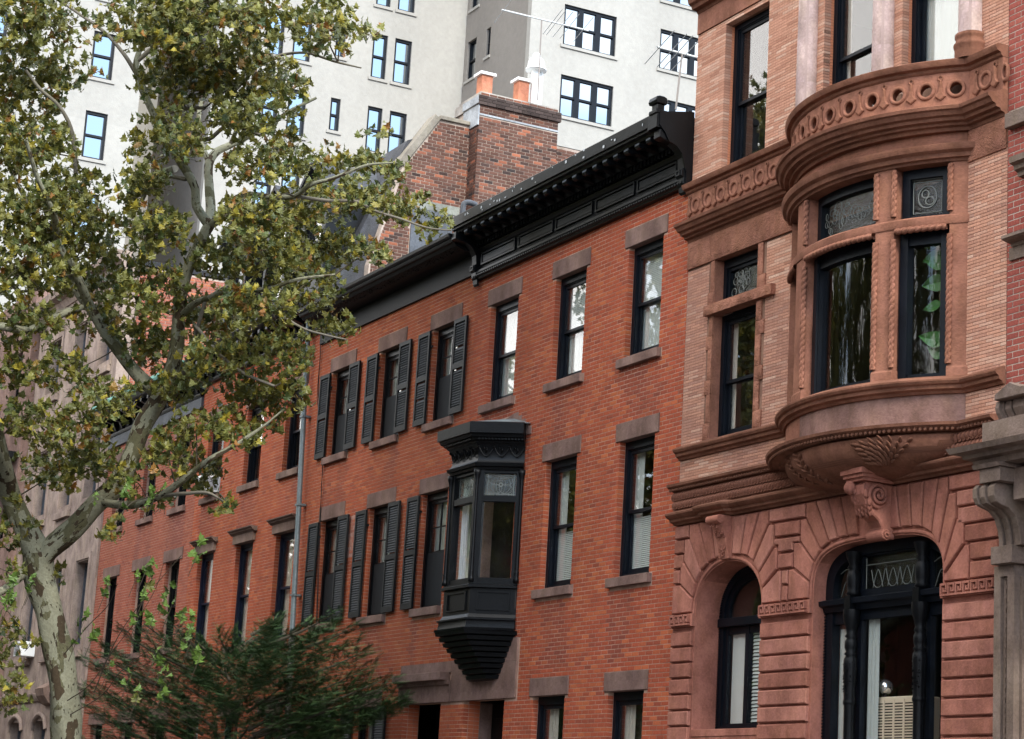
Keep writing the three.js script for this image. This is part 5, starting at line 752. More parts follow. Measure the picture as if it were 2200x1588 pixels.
// things standing behind its windows
{
  const t = thing('air_conditioner', 'beige slatted air conditioner standing in the big arched window', 'air conditioner', V3(10.92, 2.6, -0.38));
  const be = std(lin(0.62, 0.52, 0.38), 0.6); part('case', rbx(-0.05, 0.9, 0, 1.02, -0.3, 0.02, 0.02), be, t); const gs = []; for (let y = 0.1; y < 0.95; y += 0.035) gs.push(bx(0.0, 0.85, y, y + 0.018, 0.021, 0.035)); part('slats', gs, be, t); part('uprights', [0.0, 0.2, 0.4, 0.6, 0.8].map(x => bx(x, x + 0.03, 0.05, 0.98, 0.034, 0.045)), be, t); part('dark_core', bx(0.0, 0.85, 0.08, 0.95, 0.0205, 0.0208), M.blackSoft, t);
  const l = thing('globe_lamp', 'silver globe lamp on the air conditioner in the arched window', 'lamp', V3(11.02, 3.62, -0.45)); const s = new THREE.SphereGeometry(0.095, 20, 14); s.translate(0, 0.13, 0); part('globe', s, std(lin(0.8, 0.8, 0.8), 0.12, { metalness: 0.9 }), l); part('stand', cyl(0, 0, 0.05, 0, 0.05, 0.03), M.black, l);
  const p = thing('house_plant', 'green broad leaved plant behind the right pane of the bow window', 'plant', V3(12.35, 7.15, -0.25)); part('stem', [tube([V3(0, 0, 0), V3(0.1, 0.7, 0.05), V3(0.0, 1.4, 0.1), V3(0.12, 1.95, 0.1)], 0.018, 20, 6), cyl(0, 0, 0.2, 0, 0.12, 0.15)], std(lin(0.12, 0.09, 0.05), 0.9), p);
  const lm = new THREE.MeshPhysicalMaterial({ color: lin(0.05, 0.15, 0.035), roughness: 0.45, side: THREE.DoubleSide }); const leaf = (() => { const n = 8, v = []; const w = t => 0.62 * Math.sin(Math.PI * Math.pow(t, 0.75)) * 0.5; for (let i = 0; i < n; i++) { const a = i / n, b = (i + 1) / n, za = -0.14 * a * a, zb = -0.14 * b * b; for (const s of [-1, 1]) { const q = [[0, a, za], [s * w(a), a, za + 0.1], [s * w(b), b, zb + 0.1], [0, b, zb]]; const o = s > 0 ? [0, 1, 2, 0, 2, 3] : [0, 2, 1, 0, 3, 2]; for (const k of o) v.push(...q[k]); } } const g = new THREE.BufferGeometry(); g.setAttribute('position', new THREE.Float32BufferAttribute(v, 3)); g.computeVertexNormals(); return fin([g]); })();
  for (const [x, y, s, a, r] of [[0.0, 1.95, 0.30, 0.2, 2.4], [0.02, 1.72, 0.30, -0.5, 1.2], [0.15, 1.68, 0.26, 0.9, 2.0], [0.18, 1.5, 0.3, 0.5, 2.6], [0.08, 1.2, 0.24, 1.2, 2.2], [0.1, 0.75, 0.26, 1.5, 1.5], [0.12, 0.72, 0.28, 0.3, 2.5], [0.16, 0.55, 0.26, -0.3, 2.9], [0.2, 0.85, 0.24, 2.0, 2.3], [-0.05, 1.5, 0.24, -1.2, 2.1], [0.1, 1.85, 0.25, 1.8, 1.6]]) { const m = sh(new THREE.Mesh(leaf, lm)); m.name = 'leaf'; m.position.set(x, y, 0.12); m.rotation.set(rr(-0.5, 0.5), 0.75 + rr(-0.5, 0.5), r + a - 1.6); m.scale.setScalar(s * 1.15); p.add(m); }
}
// ---------- red brick neighbour with a brownstone door hood ----------
{
  const W = thing('brick_neighbour_house', 'dark red brick house with pale joints and brown stone door hood', 'house'), x0 = 13.775, x1 = 20.5;
  const op = [[14.9, 16.1, 7.1, 8.5], [14.9, 16.1, 11.2, 13.2], [14.55, 16.3, 0.9, 5.9], [17.6, 18.8, 7.1, 8.5], [17.6, 18.8, 11.2, 13.2]];
  part('wall', wallSlab(x0 + 0.004, x1, 2.3, 14.6, op.map(q => [q[0] - 0.005, q[1] + 0.005, Math.max(q[2], 2.32), q[3] + 0.01]), -0.004, -0.32), M.mortarLight, W); part('basement_wall', bx(x0, x1, 0, 2.29, -0.32, 0.02), M.brownstone, W);
  bricks(W, { x0, x1, y0: 2.32, y1: 14.55, holes: [...op, [14.02, 17, 8.74, 8.86], [13.82, 17, 10.2, 10.4]], len: 0.212, course: 0.076, joint: 0.014, pal: palette([0.40, 0.105, 0.08], [0.47, 0.14, 0.10], [0.24, 0.06, 0.05], 0.14), top: 300 });
  shell(W, x0, x1, 14.6, -9, [6.2, 10], -0.33);
  for (const q of [op[0], op[1], op[3], op[4]]) { sashWindow(W, ...q, -0.11, { mat: M.black }); }
  part('stone_band', rbx(13.82, 17, 10.2, 10.385, -0.1, 0.1, 0.01), M.greystone, W);
  part('bracket_sill', extrX([[-0.1, 9.56], [0.06, 9.56], [0.07, 9.61], [0.12, 9.63], [0.13, 9.68], [0.19, 9.70], [0.2, 9.77], [-0.1, 9.78]], 14.02, 17), M.greystone, W);
  part('stone_string', extrX([[-0.1, 8.73], [0.05, 8.73], [0.06, 8.765], [0.16, 8.78], [0.2, 8.80], [0.2, 8.835], [-0.1, 8.85]], 13.9, 17), M.greystone, W); part('stone_frieze', bx(13.84, 17, 8.58, 8.729, -0.1, 0.03), M.greystone, W);
  // door hood
  const hood_ = part('door_hood', [extr(poly([[14.47, 6.70], [17.0, 6.70], [17.0, 6.80], [14.9, 6.80], [14.72, 6.875], [14.47, 6.765]]), 0.0, 0.76, 0.01), bx(14.25, 16.9, 6.245, 6.475, 0, 0.74), sweep([[14.2, -0.02], [14.2, 0.62], [17, 0.62]].map(p => p), [[-0.3, 6.0], [0.1, 6.0], [0.12, 6.06], [0.19, 6.08], [0.2, 6.12], [0.3, 6.14], [0.33, 6.20], [0.1, 6.245], [-0.3, 6.245]], true)], M.greystone, W);
  part('scroll', [extrX([[0.1, 6.695], [0.7, 6.695], [0.72, 6.62], [0.70, 6.56], [0.66, 6.50], [0.74, 6.478], [0.1, 6.478]], 14.44, 14.50), ...[[14.40, 14.52], [14.55, 14.64], [14.68, 14.85]].map(([a, b]) => extrX([[0.1, 6.695], [0.66, 6.695], [0.67, 6.6], [0.62, 6.52], [0.72, 6.478], [0.1, 6.478]], a, b, 0.006))], M.greystone, hood_);
  part('bracket_block', rbx(14.22, 14.57, 5.79, 5.95, 0, 0.75, 0.008), M.greystone, hood_);
  part('bed_mould', [extrX([[0, 5.952], [0.78, 5.952], [0.8, 5.998], [0, 5.998]], 14.15, 14.6)], M.greystone, hood_);
  const sp = [[0, 5.79], [0.70, 5.79], [0.745, 5.74], [0.74, 5.64], [0.70, 5.575], [0.64, 5.55], [0.52, 5.52], [0.43, 5.44], [0.38, 5.32], [0.36, 5.2], [0.36, 5.135], [0, 5.135]];
  part('scroll_bracket', [...[[14.20, 14.265], [14.28, 14.33], [14.345, 14.40], [14.415, 14.46], [14.475, 14.56]].map(([a, b], i) => extrX(sp.map(([z, y]) => [z - (i % 2 ? 0.03 : 0), y]), lerp(a, a - 0.2, 0.5), lerp(b, b - 0.2, 0.5), 0.006))], M.greystone, hood_);
  part('pilaster_cap', rbx(14.03, 14.385, 4.935, 5.135, 0, 0.42, 0.008), M.greystone, hood_);
  const pl = part('pilaster', [bx(13.975, 14.085, 0.2, 4.93, 0, 0.32), bx(14.2, 14.315, 0.2, 4.93, 0, 0.32), bx(14.085, 14.2, 4.81, 4.93, 0, 0.32), bx(14.085, 14.2, 0.2, 4.81, 0, 0.27), bx(14.315, 14.36, 0.2, 4.80, 0, 0.24)], M.greystone, hood_.parent);
  { const e = new THREE.TetrahedronGeometry(0.045), im = sh(new THREE.InstancedMesh(e, M.greystone, 60)), m = new THREE.Matrix4(); im.name = 'carved_drops'; im.userData.kind = 'stuff'; for (let i = 0; i < 60; i++) { m.compose(V3(14.142, 4.76 - i * 0.055, 0.275), new THREE.Quaternion().setFromEuler(new THREE.Euler(0.5, 0.6 * (i % 2), 0.3)), V3(1, 1, 0.7)); im.setMatrixAt(i, m); } pl.add(im); }
  part('door_reveal', [bx(14.365, 14.56, 0.2, 5.95, -0.3, 0.2), bx(14.56, 16.9, 5.6, 5.95, -0.3, 0.55), bx(14.56, 16.3, 0.9, 5.6, -0.9, -0.8)], M.greystone, hood_.parent);
}
// ---------- brown stone house at the far end of the row ----------
{
  const V = thing('brownstone_house', 'tall tan brownstone house beyond the red brick row', 'house'), xs = [[-24.45, -23.3], [-27.0, -25.85], [-29.75, -28.5]], rows = [[13.65, 15.4], [9.9, 12.0], [5.85, 8.3]], x0 = -31.2, x1 = -22.61;
  const op = xs.flatMap(b => rows.map(r => [...b, ...r])).concat([[-27.1, -25.95, 1.8, 4.05], [-29.7, -28.5, 1.8, 4.05]]);
  part('wall', wallSlab(x0, x1, 0, 16.45, op, 0.06, -0.3), M.tanstone, V); shell(V, x0, x1, 16.4, -9, [5.2, 9, 13], -0.31);
  for (const [a, b, c, d] of op) { sashWindow(V, a, b, c, d, -0.16, { mat: M.metalGrey, curtain: [[0.5, 1, M.curtain, 4]] }); if (c > 5) { part('sill', rbx(a - 0.15, b + 0.15, c - 0.18, c, -0.1, 0.16, 0.01), M.tanstone, V); part('window_surround', frameGeo(a - 0.18, b + 0.18, c, d + 0.2, -0.1, 0.095, 0.16), M.tanstone, V); } else part('arched_hood', tube([V3(a - 0.1, d - 0.25, 0.08), V3(a, d, 0.1), V3((a + b) / 2, d + 0.18, 0.1), V3(b, d, 0.1), V3(b + 0.1, d - 0.25, 0.08)], 0.07, 20, 8), M.tanstone, V); }
  part('cornice', sweep(straight(x0, x1), [[-0.1, 16.3], [0.1, 16.3], [0.2, 16.5], [0.45, 16.55], [0.5, 16.75], [-0.1, 16.8]]), M.tanstone, V); part('string_course', sweep(straight(x0, x1), [[0, 4.6], [0.12, 4.6], [0.2, 4.7], [0.22, 4.8], [0, 4.85]]), M.tanstone, V);
  part('hood_bracket', [extrX([[0.06, 4.45], [0.2, 4.5], [0.35, 4.7], [0.4, 4.9], [0.06, 5.1]], -26.2, -25.4, 0.01)], M.brownstoneDark, V); part('roof', bx(x0, x1, 16.45, 16.6, -9, -0.1), M.roof, V);
  const sw = part('side_wall', bx(x1 - 0.02, x1 - 0.001, 11.9, 16.4, -9, -0.33), M.mortarLight, V);
  bricks(sw, { T: WALLX(x1 + 0.008), x0: 0.35, x1: 8.9, y0: 12.1, y1: 16.35, len: 0.21, course: 0.078, joint: 0.014, depth: 0.02, pal: palette([0.44, 0.15, 0.10], [0.62, 0.22, 0.11], [0.26, 0.1, 0.08], 0.2), top: 120 });
  const ac = thing('air_conditioner', 'white window air conditioner on the tan brownstone house', 'air conditioner', onZ(60, 1412, 0.15)); part('case', rbx(-0.33, 0.33, 0, 0.42, -0.3, 0.35, 0.02), M.white, ac); part('grille', Array.from({ length: 8 }, (_, i) => bx(-0.28, 0.28, 0.06 + i * 0.04, 0.075 + i * 0.04, 0.351, 0.36)), M.metalGrey, ac);
  // the next house along, only its edge shows between the leaves
  const N = thing('brownstone_house', 'narrow brown house with black railing beyond the tan brownstone', 'house'); const n0 = -39, n1 = -31.25;
  const op2 = [[-33.4, -32.2, 13.4, 15.6], [-33.4, -32.2, 5.9, 8.3], [-36.4, -35.2, 13.4, 15.6], [-36.4, -35.2, 5.9, 8.3], [-33.4, -32.2, 9.7, 11.8]];
  part('wall', wallSlab(n0, n1, 0, 17.5, op2, 0.3, -0.1), M.brownstone, N); shell(N, n0, n1, 17.4, -9, [5.2, 9, 13], -0.11); for (const q of op2) sashWindow(N, ...q, 0.1, { mat: M.black, curtain: [[0.3, 1, M.curtain, 4]] });
  part('balcony_rail', [bx(-36.9, -31.4, 12.3, 12.36, 0.8, 0.86), bx(-36.9, -31.4, 13.1, 13.16, 0.8, 0.86), ...Array.from({ length: 40 }, (_, i) => bx(-36.9 + i * 0.138, -36.87 + i * 0.138, 12.36, 13.1, 0.82, 0.85)), bx(-36.9, -31.4, 12.1, 12.28, 0.3, 0.88)], M.black, N);
}
// ---------- London plane tree ----------
const onD = (u, v, d) => CAM.pos.clone().addScaledVector(ray(u, v), d);
const onTree = (u, v, d, zmin = 0.75) => { let p = onD(u, v, d); if (p.z < zmin) p = onZ(u, v, zmin); return p; };
const barkT = dtex(1024, (x, y) => {
  const n = fbm(x * 6, y * 5, 6, 5, 101), m = fbm(x * 9 + 3, y * 6, 9, 5, 131), f = fbm(x * 60, y * 60, 60, 3, 7), s = fbm(x * 40, y * 14, 40, 3, 17);
  let c = mix3([0.60, 0.59, 0.50], [0.68, 0.68, 0.60], n * 1.2); if (m > 0.60) c = mix3(c, [0.36, 0.31, 0.25], smooth(0.60, 0.615, m)); else if (n > 0.64) c = mix3(c, [0.47, 0.46, 0.36], smooth(0.64, 0.65, n)); if (s > 0.72) c = mix3(c, [0.30, 0.27, 0.22], smooth(0.72, 0.74, s)); const v = 0.92 + 0.18 * (f - 0.5); return c.map(q => q * v);
}, true);
const barkM = std(lin(0.74, 0.73, 0.70), 0.9, { map: barkT, bumpMap: grainT, bumpScale: 0.012 });
const twigM = std(lin(0.075, 0.062, 0.045), 0.9);
function limb(pts, radial = 12, seg) { // pts: [Vector3, radius]
  const c = new THREE.CatmullRomCurve3(pts.map(p => p[0]), false, 'centripetal'), n = seg || Math.max(6, pts.length * 5), fr = c.computeFrenetFrames(n, false), v = [], uv = [], idx = [], L = c.getLength();
  let prev = null, N = fr.normals[0].clone(), acc = 0;
  for (let i = 0; i <= n; i++) {
    const t = i / n, p = c.getPoint(t), tan = c.getTangent(t); N.addScaledVector(tan, -N.dot(tan)).normalize(); const B = tan.clone().cross(N); if (prev) acc += p.distanceTo(prev); prev = p;
    const f = t * (pts.length - 1), k = Math.min(Math.floor(f), pts.length - 2), r = lerp(pts[k][1], pts[k + 1][1], f - k);
    for (let j = 0; j <= radial; j++) { const a = j / radial * 6.28318, w = 1 + 0.07 * Math.sin(a * 3 + acc * 2.1) + 0.05 * Math.sin(a * 2 - acc * 5); const q = p.clone().addScaledVector(N, Math.cos(a) * r * w).addScaledVector(B, Math.sin(a) * r * w); v.push(q.x, q.y, q.z); uv.push(j / radial * Math.max(0.34, r * 4), acc * 0.55); }
  }
  for (let i = 0; i < n; i++) for (let j = 0; j < radial; j++) { const a = i * (radial + 1) + j, b = a + radial + 1; idx.push(a, a + 1, b, b, a + 1, b + 1); }
  const g = new THREE.BufferGeometry(); g.setAttribute('position', new THREE.Float32BufferAttribute(v, 3)); g.setAttribute('uv', new THREE.Float32BufferAttribute(uv, 2)); g.setIndex(idx); g.computeVertexNormals(); return g;
}
const uvMesh = (name, gs, mat, parent, kind) => { const g = mergeGeometries(gs), m = sh(new THREE.Mesh(g, mat)); m.name = name; if (kind) m.userData.kind = kind; parent.add(m); return m; };
// a five lobed leaf, 1 m long before scaling, stalk at the origin
const leafG = (() => {
  const o = [[0, 0], [0.20, -0.06], [0.46, 0.02], [0.32, 0.16], [0.56, 0.42], [0.36, 0.40], [0.24, 0.52], [0.22, 0.72], [0.10, 0.74], [0, 1.0]], R = o.slice(), Lp = o.slice(1, -1).reverse().map(([x, y]) => [-x, y]); const P = [...R, ...Lp].map(([x, y]) => [x, y, 0.55 * x * x - 0.30 * y * y + 0.22 * Math.abs(x) * y - 0.5 * x * x * y + 0.05 * Math.sin(x * 9 + y * 7)]); const c = [0, 0.3, 0.05], v = [];
  for (let i = 0; i < P.length; i++) v.push(...c, ...P[i], ...P[(i + 1) % P.length]); const g = new THREE.BufferGeometry(); g.setAttribute('position', new THREE.Float32BufferAttribute(v, 3)); g.computeVertexNormals(); return boxUV(g);
})();
const leafM = new THREE.MeshPhysicalMaterial({ color: 0xffffff, roughness: 0.5, transmission: 0.25, thickness: 0, specularIntensity: 0.7, side: THREE.DoubleSide });
const leafCol = () => { const r = rnd(); let c = mix3([0.092, 0.10, 0.02], [0.195, 0.185, 0.034], rnd()); if (r < 0.12) c = mix3(c, [0.30, 0.24, 0.02], rr(0.4, 1)); else if (r < 0.17) c = mix3(c, [0.26, 0.11, 0.02], rr(0.4, 1)); else if (r < 0.40) c = mix3(c, [0.055, 0.085, 0.022], rr(0.3, 1)); const j = rr(0.8, 1.25); return c.map(v => v * j); };
const plane = thing('plane_tree', 'big plane tree with mottled pale bark and olive leaves', 'tree');
{
  const D = 37, px = CAM.f, base = onD(150, 1588, D); base.y = 0; plane.position.copy(base);
  const L = (arr) => arr.map(([u, v, r, d = D]) => [onTree(u, v, d).sub(base), r * d / px]);
  const trunk = [[V3(0.25, -0.1, 0.1), 0.42], [V3(0.15, 0.6, 0.05), 0.33], ...L([[150, 1720, 34], [143.7, 1588, 33], [132, 1452, 31], [106, 1311, 30], [86, 1240, 32], [80, 1185, 33]])];
  const limbs = {
    left: L([[84, 1215, 27], [68, 1165, 27], [48, 1125, 25], [26, 1075, 22], [9, 1005, 20, 36.5], [-8, 950, 19, 36], [-40, 800, 17, 35], [-70, 600, 13, 34], [-60, 380, 9, 33], [-20, 180, 6, 33]]),
    right: L([[84, 1220, 24], [100, 1188, 24], [135, 1155, 23.5], [160, 1132, 23], [207, 1080, 23], [254, 1038, 22], [283, 981, 20.5], [307, 916, 20], [339, 860, 19], [361, 813, 17], [375, 768, 15.5], [382, 722, 14.5], [386, 654, 13.5], [403, 580, 12.5], [433, 514, 12], [449, 484, 12]]),
    l2: L([[345, 850, 15], [309, 820, 15], [277, 784, 14.5], [250, 747, 13], [225, 711, 12], [198, 665, 11], [172, 609, 9.5, 36.6], [153, 571, 9, 36.3], [134, 542, 8.5, 36], [122, 516, 8, 36], [118, 470, 7, 35.5], [108, 440, 6, 35.2], [80, 380, 5, 35], [55, 300, 4, 34.6]]),
    l2b: L([[205, 680, 10], [172, 633, 10, 37.4], [134, 576, 9, 38], [105, 523, 8.5, 38.5], [80, 470, 7, 39], [40, 400, 5, 39], [10, 340, 4, 39.5]]),
    l3: L([[118, 490, 6, 36], [139, 443, 6, 36.5], [161, 393, 5.5, 37], [161, 338, 5, 37], [151, 272, 4.5, 37], [126, 227, 4, 37], [85, 190, 3.5, 37], [55, 151, 3, 37]]),
    r2a: L([[449, 484, 11], [430, 458, 10], [421, 440, 10], [418, 403, 10], [388, 348, 9.5], [348, 282, 9], [322, 227, 8], [297, 171, 7.5], [292, 136, 7], [302, 91, 5.5], [287, 55, 5], [282, 0, 4], [290, -60, 3]]),
    r2a2: L([[297, 165, 5], [265, 115, 4.5], [225, 70, 4], [170, 30, 3], [110, -10, 2.5]]), r2a3: L([[296, 130, 5], [340, 90, 4.5], [380, 40, 4], [400, -20, 3]]),
    r2b: L([[449, 484, 11], [452, 450, 11, 37.6], [449, 400, 10.5, 38], [449, 353, 10, 38.2], [464, 328, 8.5, 38.4], [494, 312, 7.5, 38.6], [560, 280, 5, 39], [620, 240, 4, 39], [680, 210, 3, 39]]),
    r2b2: L([[450, 350, 7, 38.2], [430, 300, 6, 38.6], [430, 230, 5, 39], [470, 150, 4, 39], [480, 60, 3, 39]]),
    r2c: L([[452, 482, 10], [474, 469, 8.5, 36.8], [480, 455, 8, 36.6], [499, 433, 7.5, 36.4], [534, 418, 7, 36], [580, 423, 6.2, 35.6], [635, 421, 5.5, 35.2], [665, 398, 5, 35], [716, 383, 4, 34.8], [790, 355, 3, 34.6], [845, 350, 2, 34.4]]),
    r2c2: L([[632, 421, 4.5, 35.2], [706, 431, 4, 35.2], [766, 433, 3.5, 35.2], [806, 453, 3, 35.2], [857, 469, 2.6, 35.2], [920, 490, 2, 35.1], [970, 495, 1.5, 35]]),
    r3: L([[388, 680, 8], [420, 652, 7, 36.5], [453, 638, 7, 36], [494, 617, 7, 35.6], [530, 618, 6, 35.4], [570, 622, 5, 35.2], [640, 600, 3.5, 35], [720, 590, 2.5, 35]]), r3b: L([[540, 618, 4, 35.4], [595, 670, 3.5, 35.2], [650, 705, 3, 35.2], [700, 720, 2.4, 35], [745, 730, 1.6, 35]]),
    r4: L([[215, 1078, 10], [270, 1085, 9, 36.4], [310, 1080, 8.5, 36], [347, 1063, 8, 35.6], [377, 1043, 7.5, 35.4], [422, 1008, 6.5, 35.2], [456, 983, 6, 35], [490, 965, 5, 35], [560, 920, 3, 35], [610, 880, 2, 35]]), r4b: L([[340, 1066, 5, 35.7], [400, 1060, 4, 35.2], [450, 1060, 3, 35], [490, 1085, 2, 35]]),
    low: L([[92, 1255, 12], [57, 1232, 11], [30, 1250, 10, 36.5], [0, 1271, 9, 36], [-60, 1290, 7, 35.5], [-120, 1260, 5, 35]]),
    lh: L([[175, 660, 7, 36.8], [140, 672, 8, 36.2], [110, 685, 8, 36], [65, 708, 8.5, 35.6], [20, 705, 9, 35.2], [-40, 690, 7, 35]]), lh2: L([[165, 660, 5, 36.8], [115, 672, 5.5, 36.4], [65, 665, 5.5, 36], [35, 620, 5, 36], [0, 590, 4, 36]]), lh3: L([[160, 590, 4.5, 36.6], [110, 610, 4, 36.2], [60, 625, 3.5, 36], [35, 626, 3, 36]]), lh4: L([[150, 580, 4, 37], [100, 590, 4, 37], [50, 600, 3.5, 37], [20, 560, 3, 37]]),
    stub: L([[318, 400, 7, 37.2], [330, 392, 7, 37.2], [345, 378, 7, 37.2], [358, 368, 7.5, 37.2], [372, 364, 8, 37.2]]), stubin: L([[400, 385, 5, 37], [350, 378, 6, 37.2], [320, 400, 6.5, 37.2], [305, 430, 5, 37.4]]),
    topR: L([[494, 312, 5, 38.6], [540, 200, 5, 38.2], [549, 111, 5, 38], [540, 70, 4.5, 37.8], [560, 40, 4, 37.6], [615, 5, 3.5, 37.4], [650, -40, 3, 37.2]]), twR: L([[500, 200, 4, 38.6], [570, 131, 3.5, 37.6], [650, 113, 3, 37], [726, 134, 2.5, 36.6], [776, 146, 1.6, 36.4]]),
    mid1: L([[375, 850, 6, 37], [405, 770, 5, 36.4], [425, 700, 4.5, 36], [440, 650, 4, 35.8]]), mid2: L([[420, 700, 4, 36], [470, 760, 4, 35.6], [520, 800, 3.5, 35.4], [590, 830, 3, 35.2]]), up4: L([[348, 282, 5, 37], [360, 245, 4.5, 36.6], [400, 233, 4.5, 36.4], [440, 232, 4, 36.2]]), up5: L([[388, 345, 6, 37], [410, 300, 5, 36.5], [450, 298, 5, 36], [490, 270, 4, 35.8], [560, 290, 3, 35.6]])
  };
  uvMesh('trunk', [limb(trunk, 20, 48)], barkM, plane);
  for (const k of Object.keys(limbs)) uvMesh('limb', [limb(limbs[k], limbs[k][0][1] > 0.1 ? 14 : 8)], limbs[k][0][1] < 0.05 ? std(lin(0.27, 0.25, 0.2), 0.9, { map: stoneC }) : barkM, plane);
  const cut = new THREE.CircleGeometry(0.075, 16); const cp = onTree(374, 363, 37.2).sub(base); cut.lookAt(V3(0.8, 0.2, 0.4)); cut.translate(cp.x + 0.01, cp.y, cp.z); part('cut_face', cut, std(lin(0.5, 0.46, 0.38), 0.9), plane);
  // leaf masses: [u, v, ru, rv, density, depth]
  const mass = [[70, 50, 130, 90, 1], [40, 190, 110, 110, 1.1], [150, 170, 70, 50, 0.6], [330, 40, 140, 70, 1], [430, 60, 130, 90, 1], [560, 40, 110, 60, 0.9], [690, 20, 80, 40, 0.7], [400, 170, 110, 80, 1], [520, 170, 120, 80, 1.1], [700, 80, 80, 45, 0.85], [770, 70, 40, 35, 0.6], [610, 200, 60, 70, 0.85], [60, 330, 110, 90, 1], [150, 420, 90, 60, 0.8], [330, 310, 60, 60, 0.8], [400, 290, 60, 60, 0.8], [520, 260, 70, 60, 0.9], [600, 300, 70, 50, 0.7], [300, 400, 70, 60, 0.9], [560, 360, 90, 60, 0.9], [680, 350, 70, 45, 0.8], [780, 350, 60, 40, 0.9], [850, 370, 45, 30, 0.7], [800, 290, 35, 25, 0.4], [60, 470, 120, 80, 1.1], [200, 500, 100, 70, 1], [330, 500, 80, 70, 0.9], [540, 470, 90, 60, 1], [650, 450, 90, 60, 1], [770, 430, 80, 50, 1], [870, 450, 60, 40, 1], [940, 490, 50, 25, 0.8], [60, 580, 110, 70, 1], [200, 600, 90, 60, 0.9], [320, 620, 80, 70, 1], [470, 560, 80, 60, 1], [590, 550, 90, 60, 1], [700, 540, 80, 60, 1], [800, 540, 50, 35, 0.8], [60, 700, 90, 60, 0.8], [230, 690, 80, 50, 0.8], [320, 740, 70, 60, 1], [450, 680, 80, 70, 1], [550, 660, 90, 60, 1], [660, 620, 80, 50, 0.9], [720, 700, 50, 40, 0.8], [600, 760, 80, 60, 0.9], [470, 780, 80, 60, 1], [380, 830, 70, 50, 1], [540, 850, 80, 55, 1], [630, 830, 40, 60, 0.8], [40, 800, 80, 50, 0.7], [150, 800, 70, 60, 0.7], [230, 860, 80, 50, 0.9], [60, 900, 80, 50, 0.8], [150, 930, 80, 50, 0.9], [120, 1000, 90, 60, 0.9], [200, 990, 60, 50, 0.8], [270, 1030, 50, 40, 0.6], [420, 920, 70, 40, 0.9], [520, 930, 70, 40, 0.8], [600, 890, 40, 40, 0.6], [370, 980, 60, 50, 0.9], [440, 1020, 50, 50, 0.9], [480, 1085, 30, 25, 0.7], [320, 1080, 50, 35, 0.6], [240, 1140, 30, 40, 0.5], [130, 1225, 35, 20, 0.4], [30, 1130, 60, 60, 0.5], [20, 1230, 30, 30, 0.4], [10, 1390, 50, 60, 0.7], [20, 1490, 40, 50, 0.7], [75, 1380, 20, 15, 0.4],
    [-110, 100, 110, 150, 1], [-120, 380, 120, 150, 1], [-130, 640, 110, 120, 1], [-120, 900, 100, 110, 0.9], [150, -70, 140, 60, 1], [450, -70, 160, 60, 1], [700, -60, 120, 50, 0.8], [-90, 1250, 60, 60, 0.6]];
  const leaves = [], twigs = [], ends = Object.values(limbs).flatMap(l => l.map(q => q[0]));
  const up = V3(0, 1, 0), mm = new THREE.Matrix4(), q1 = new THREE.Quaternion();
  const addLeaf = (p, s, c, dir) => { const e = new THREE.Euler(rr(-0.5, 1.3), rr(0, 6.283), rr(-0.6, 0.6), 'YXZ'); q1.setFromEuler(e); leaves.push([p.clone(), q1.clone(), s, c]); };
  for (const [u, v, ru, rv, w] of mass) {
    const dc = D + rr(-2.2, 1.6), ctr = onTree(u, v, dc).sub(base); let best = ends[0], bd = 1e9; for (const e of ends) { const d = e.distanceTo(ctr); if (d < bd) { bd = d; best = e; } }
    const midp = best.clone().lerp(ctr, 0.5).add(V3(rr(-0.2, 0.2), rr(0, 0.25), rr(-0.2, 0.2))); if (bd < 1.3) twigs.push(limb([[best, 0.016], [midp, 0.011], [ctr, 0.006]], 5, 8));
    const nT = Math.round(ru * rv * w * 0.0105 * 1.45);
    for (let k = 0; k < nT; k++) {
      const a = rr(0, 6.283), r = Math.sqrt(rnd()), p0 = onTree(u + ru * r * Math.cos(a) * 1.05, v + rv * r * Math.sin(a) * 1.05, dc + rr(-1.1, 1.1)).sub(base), dirv = p0.clone().sub(ctr).normalize().add(V3(rr(-0.7, 0.7), rr(-0.5, 0.5), rr(-0.7, 0.7))).normalize(), len = rr(0.22, 0.5);
      const st = p0.clone().addScaledVector(dirv, -len); if (k % 2 === 0) twigs.push(limb([[st, 0.006], [p0.clone().lerp(st, 0.5).add(V3(0, 0.03, 0)), 0.005], [p0, 0.003]], 3, 3));
      const n = 3 + Math.floor(rnd() * 3); for (let i = 0; i < n; i++) addLeaf(st.clone().lerp(p0, (i + 0.6) / n).add(V3(rr(-0.09, 0.09), rr(-0.08, 0.06), rr(-0.09, 0.09))), rr(0.09, 0.18), leafCol());
    }
  }
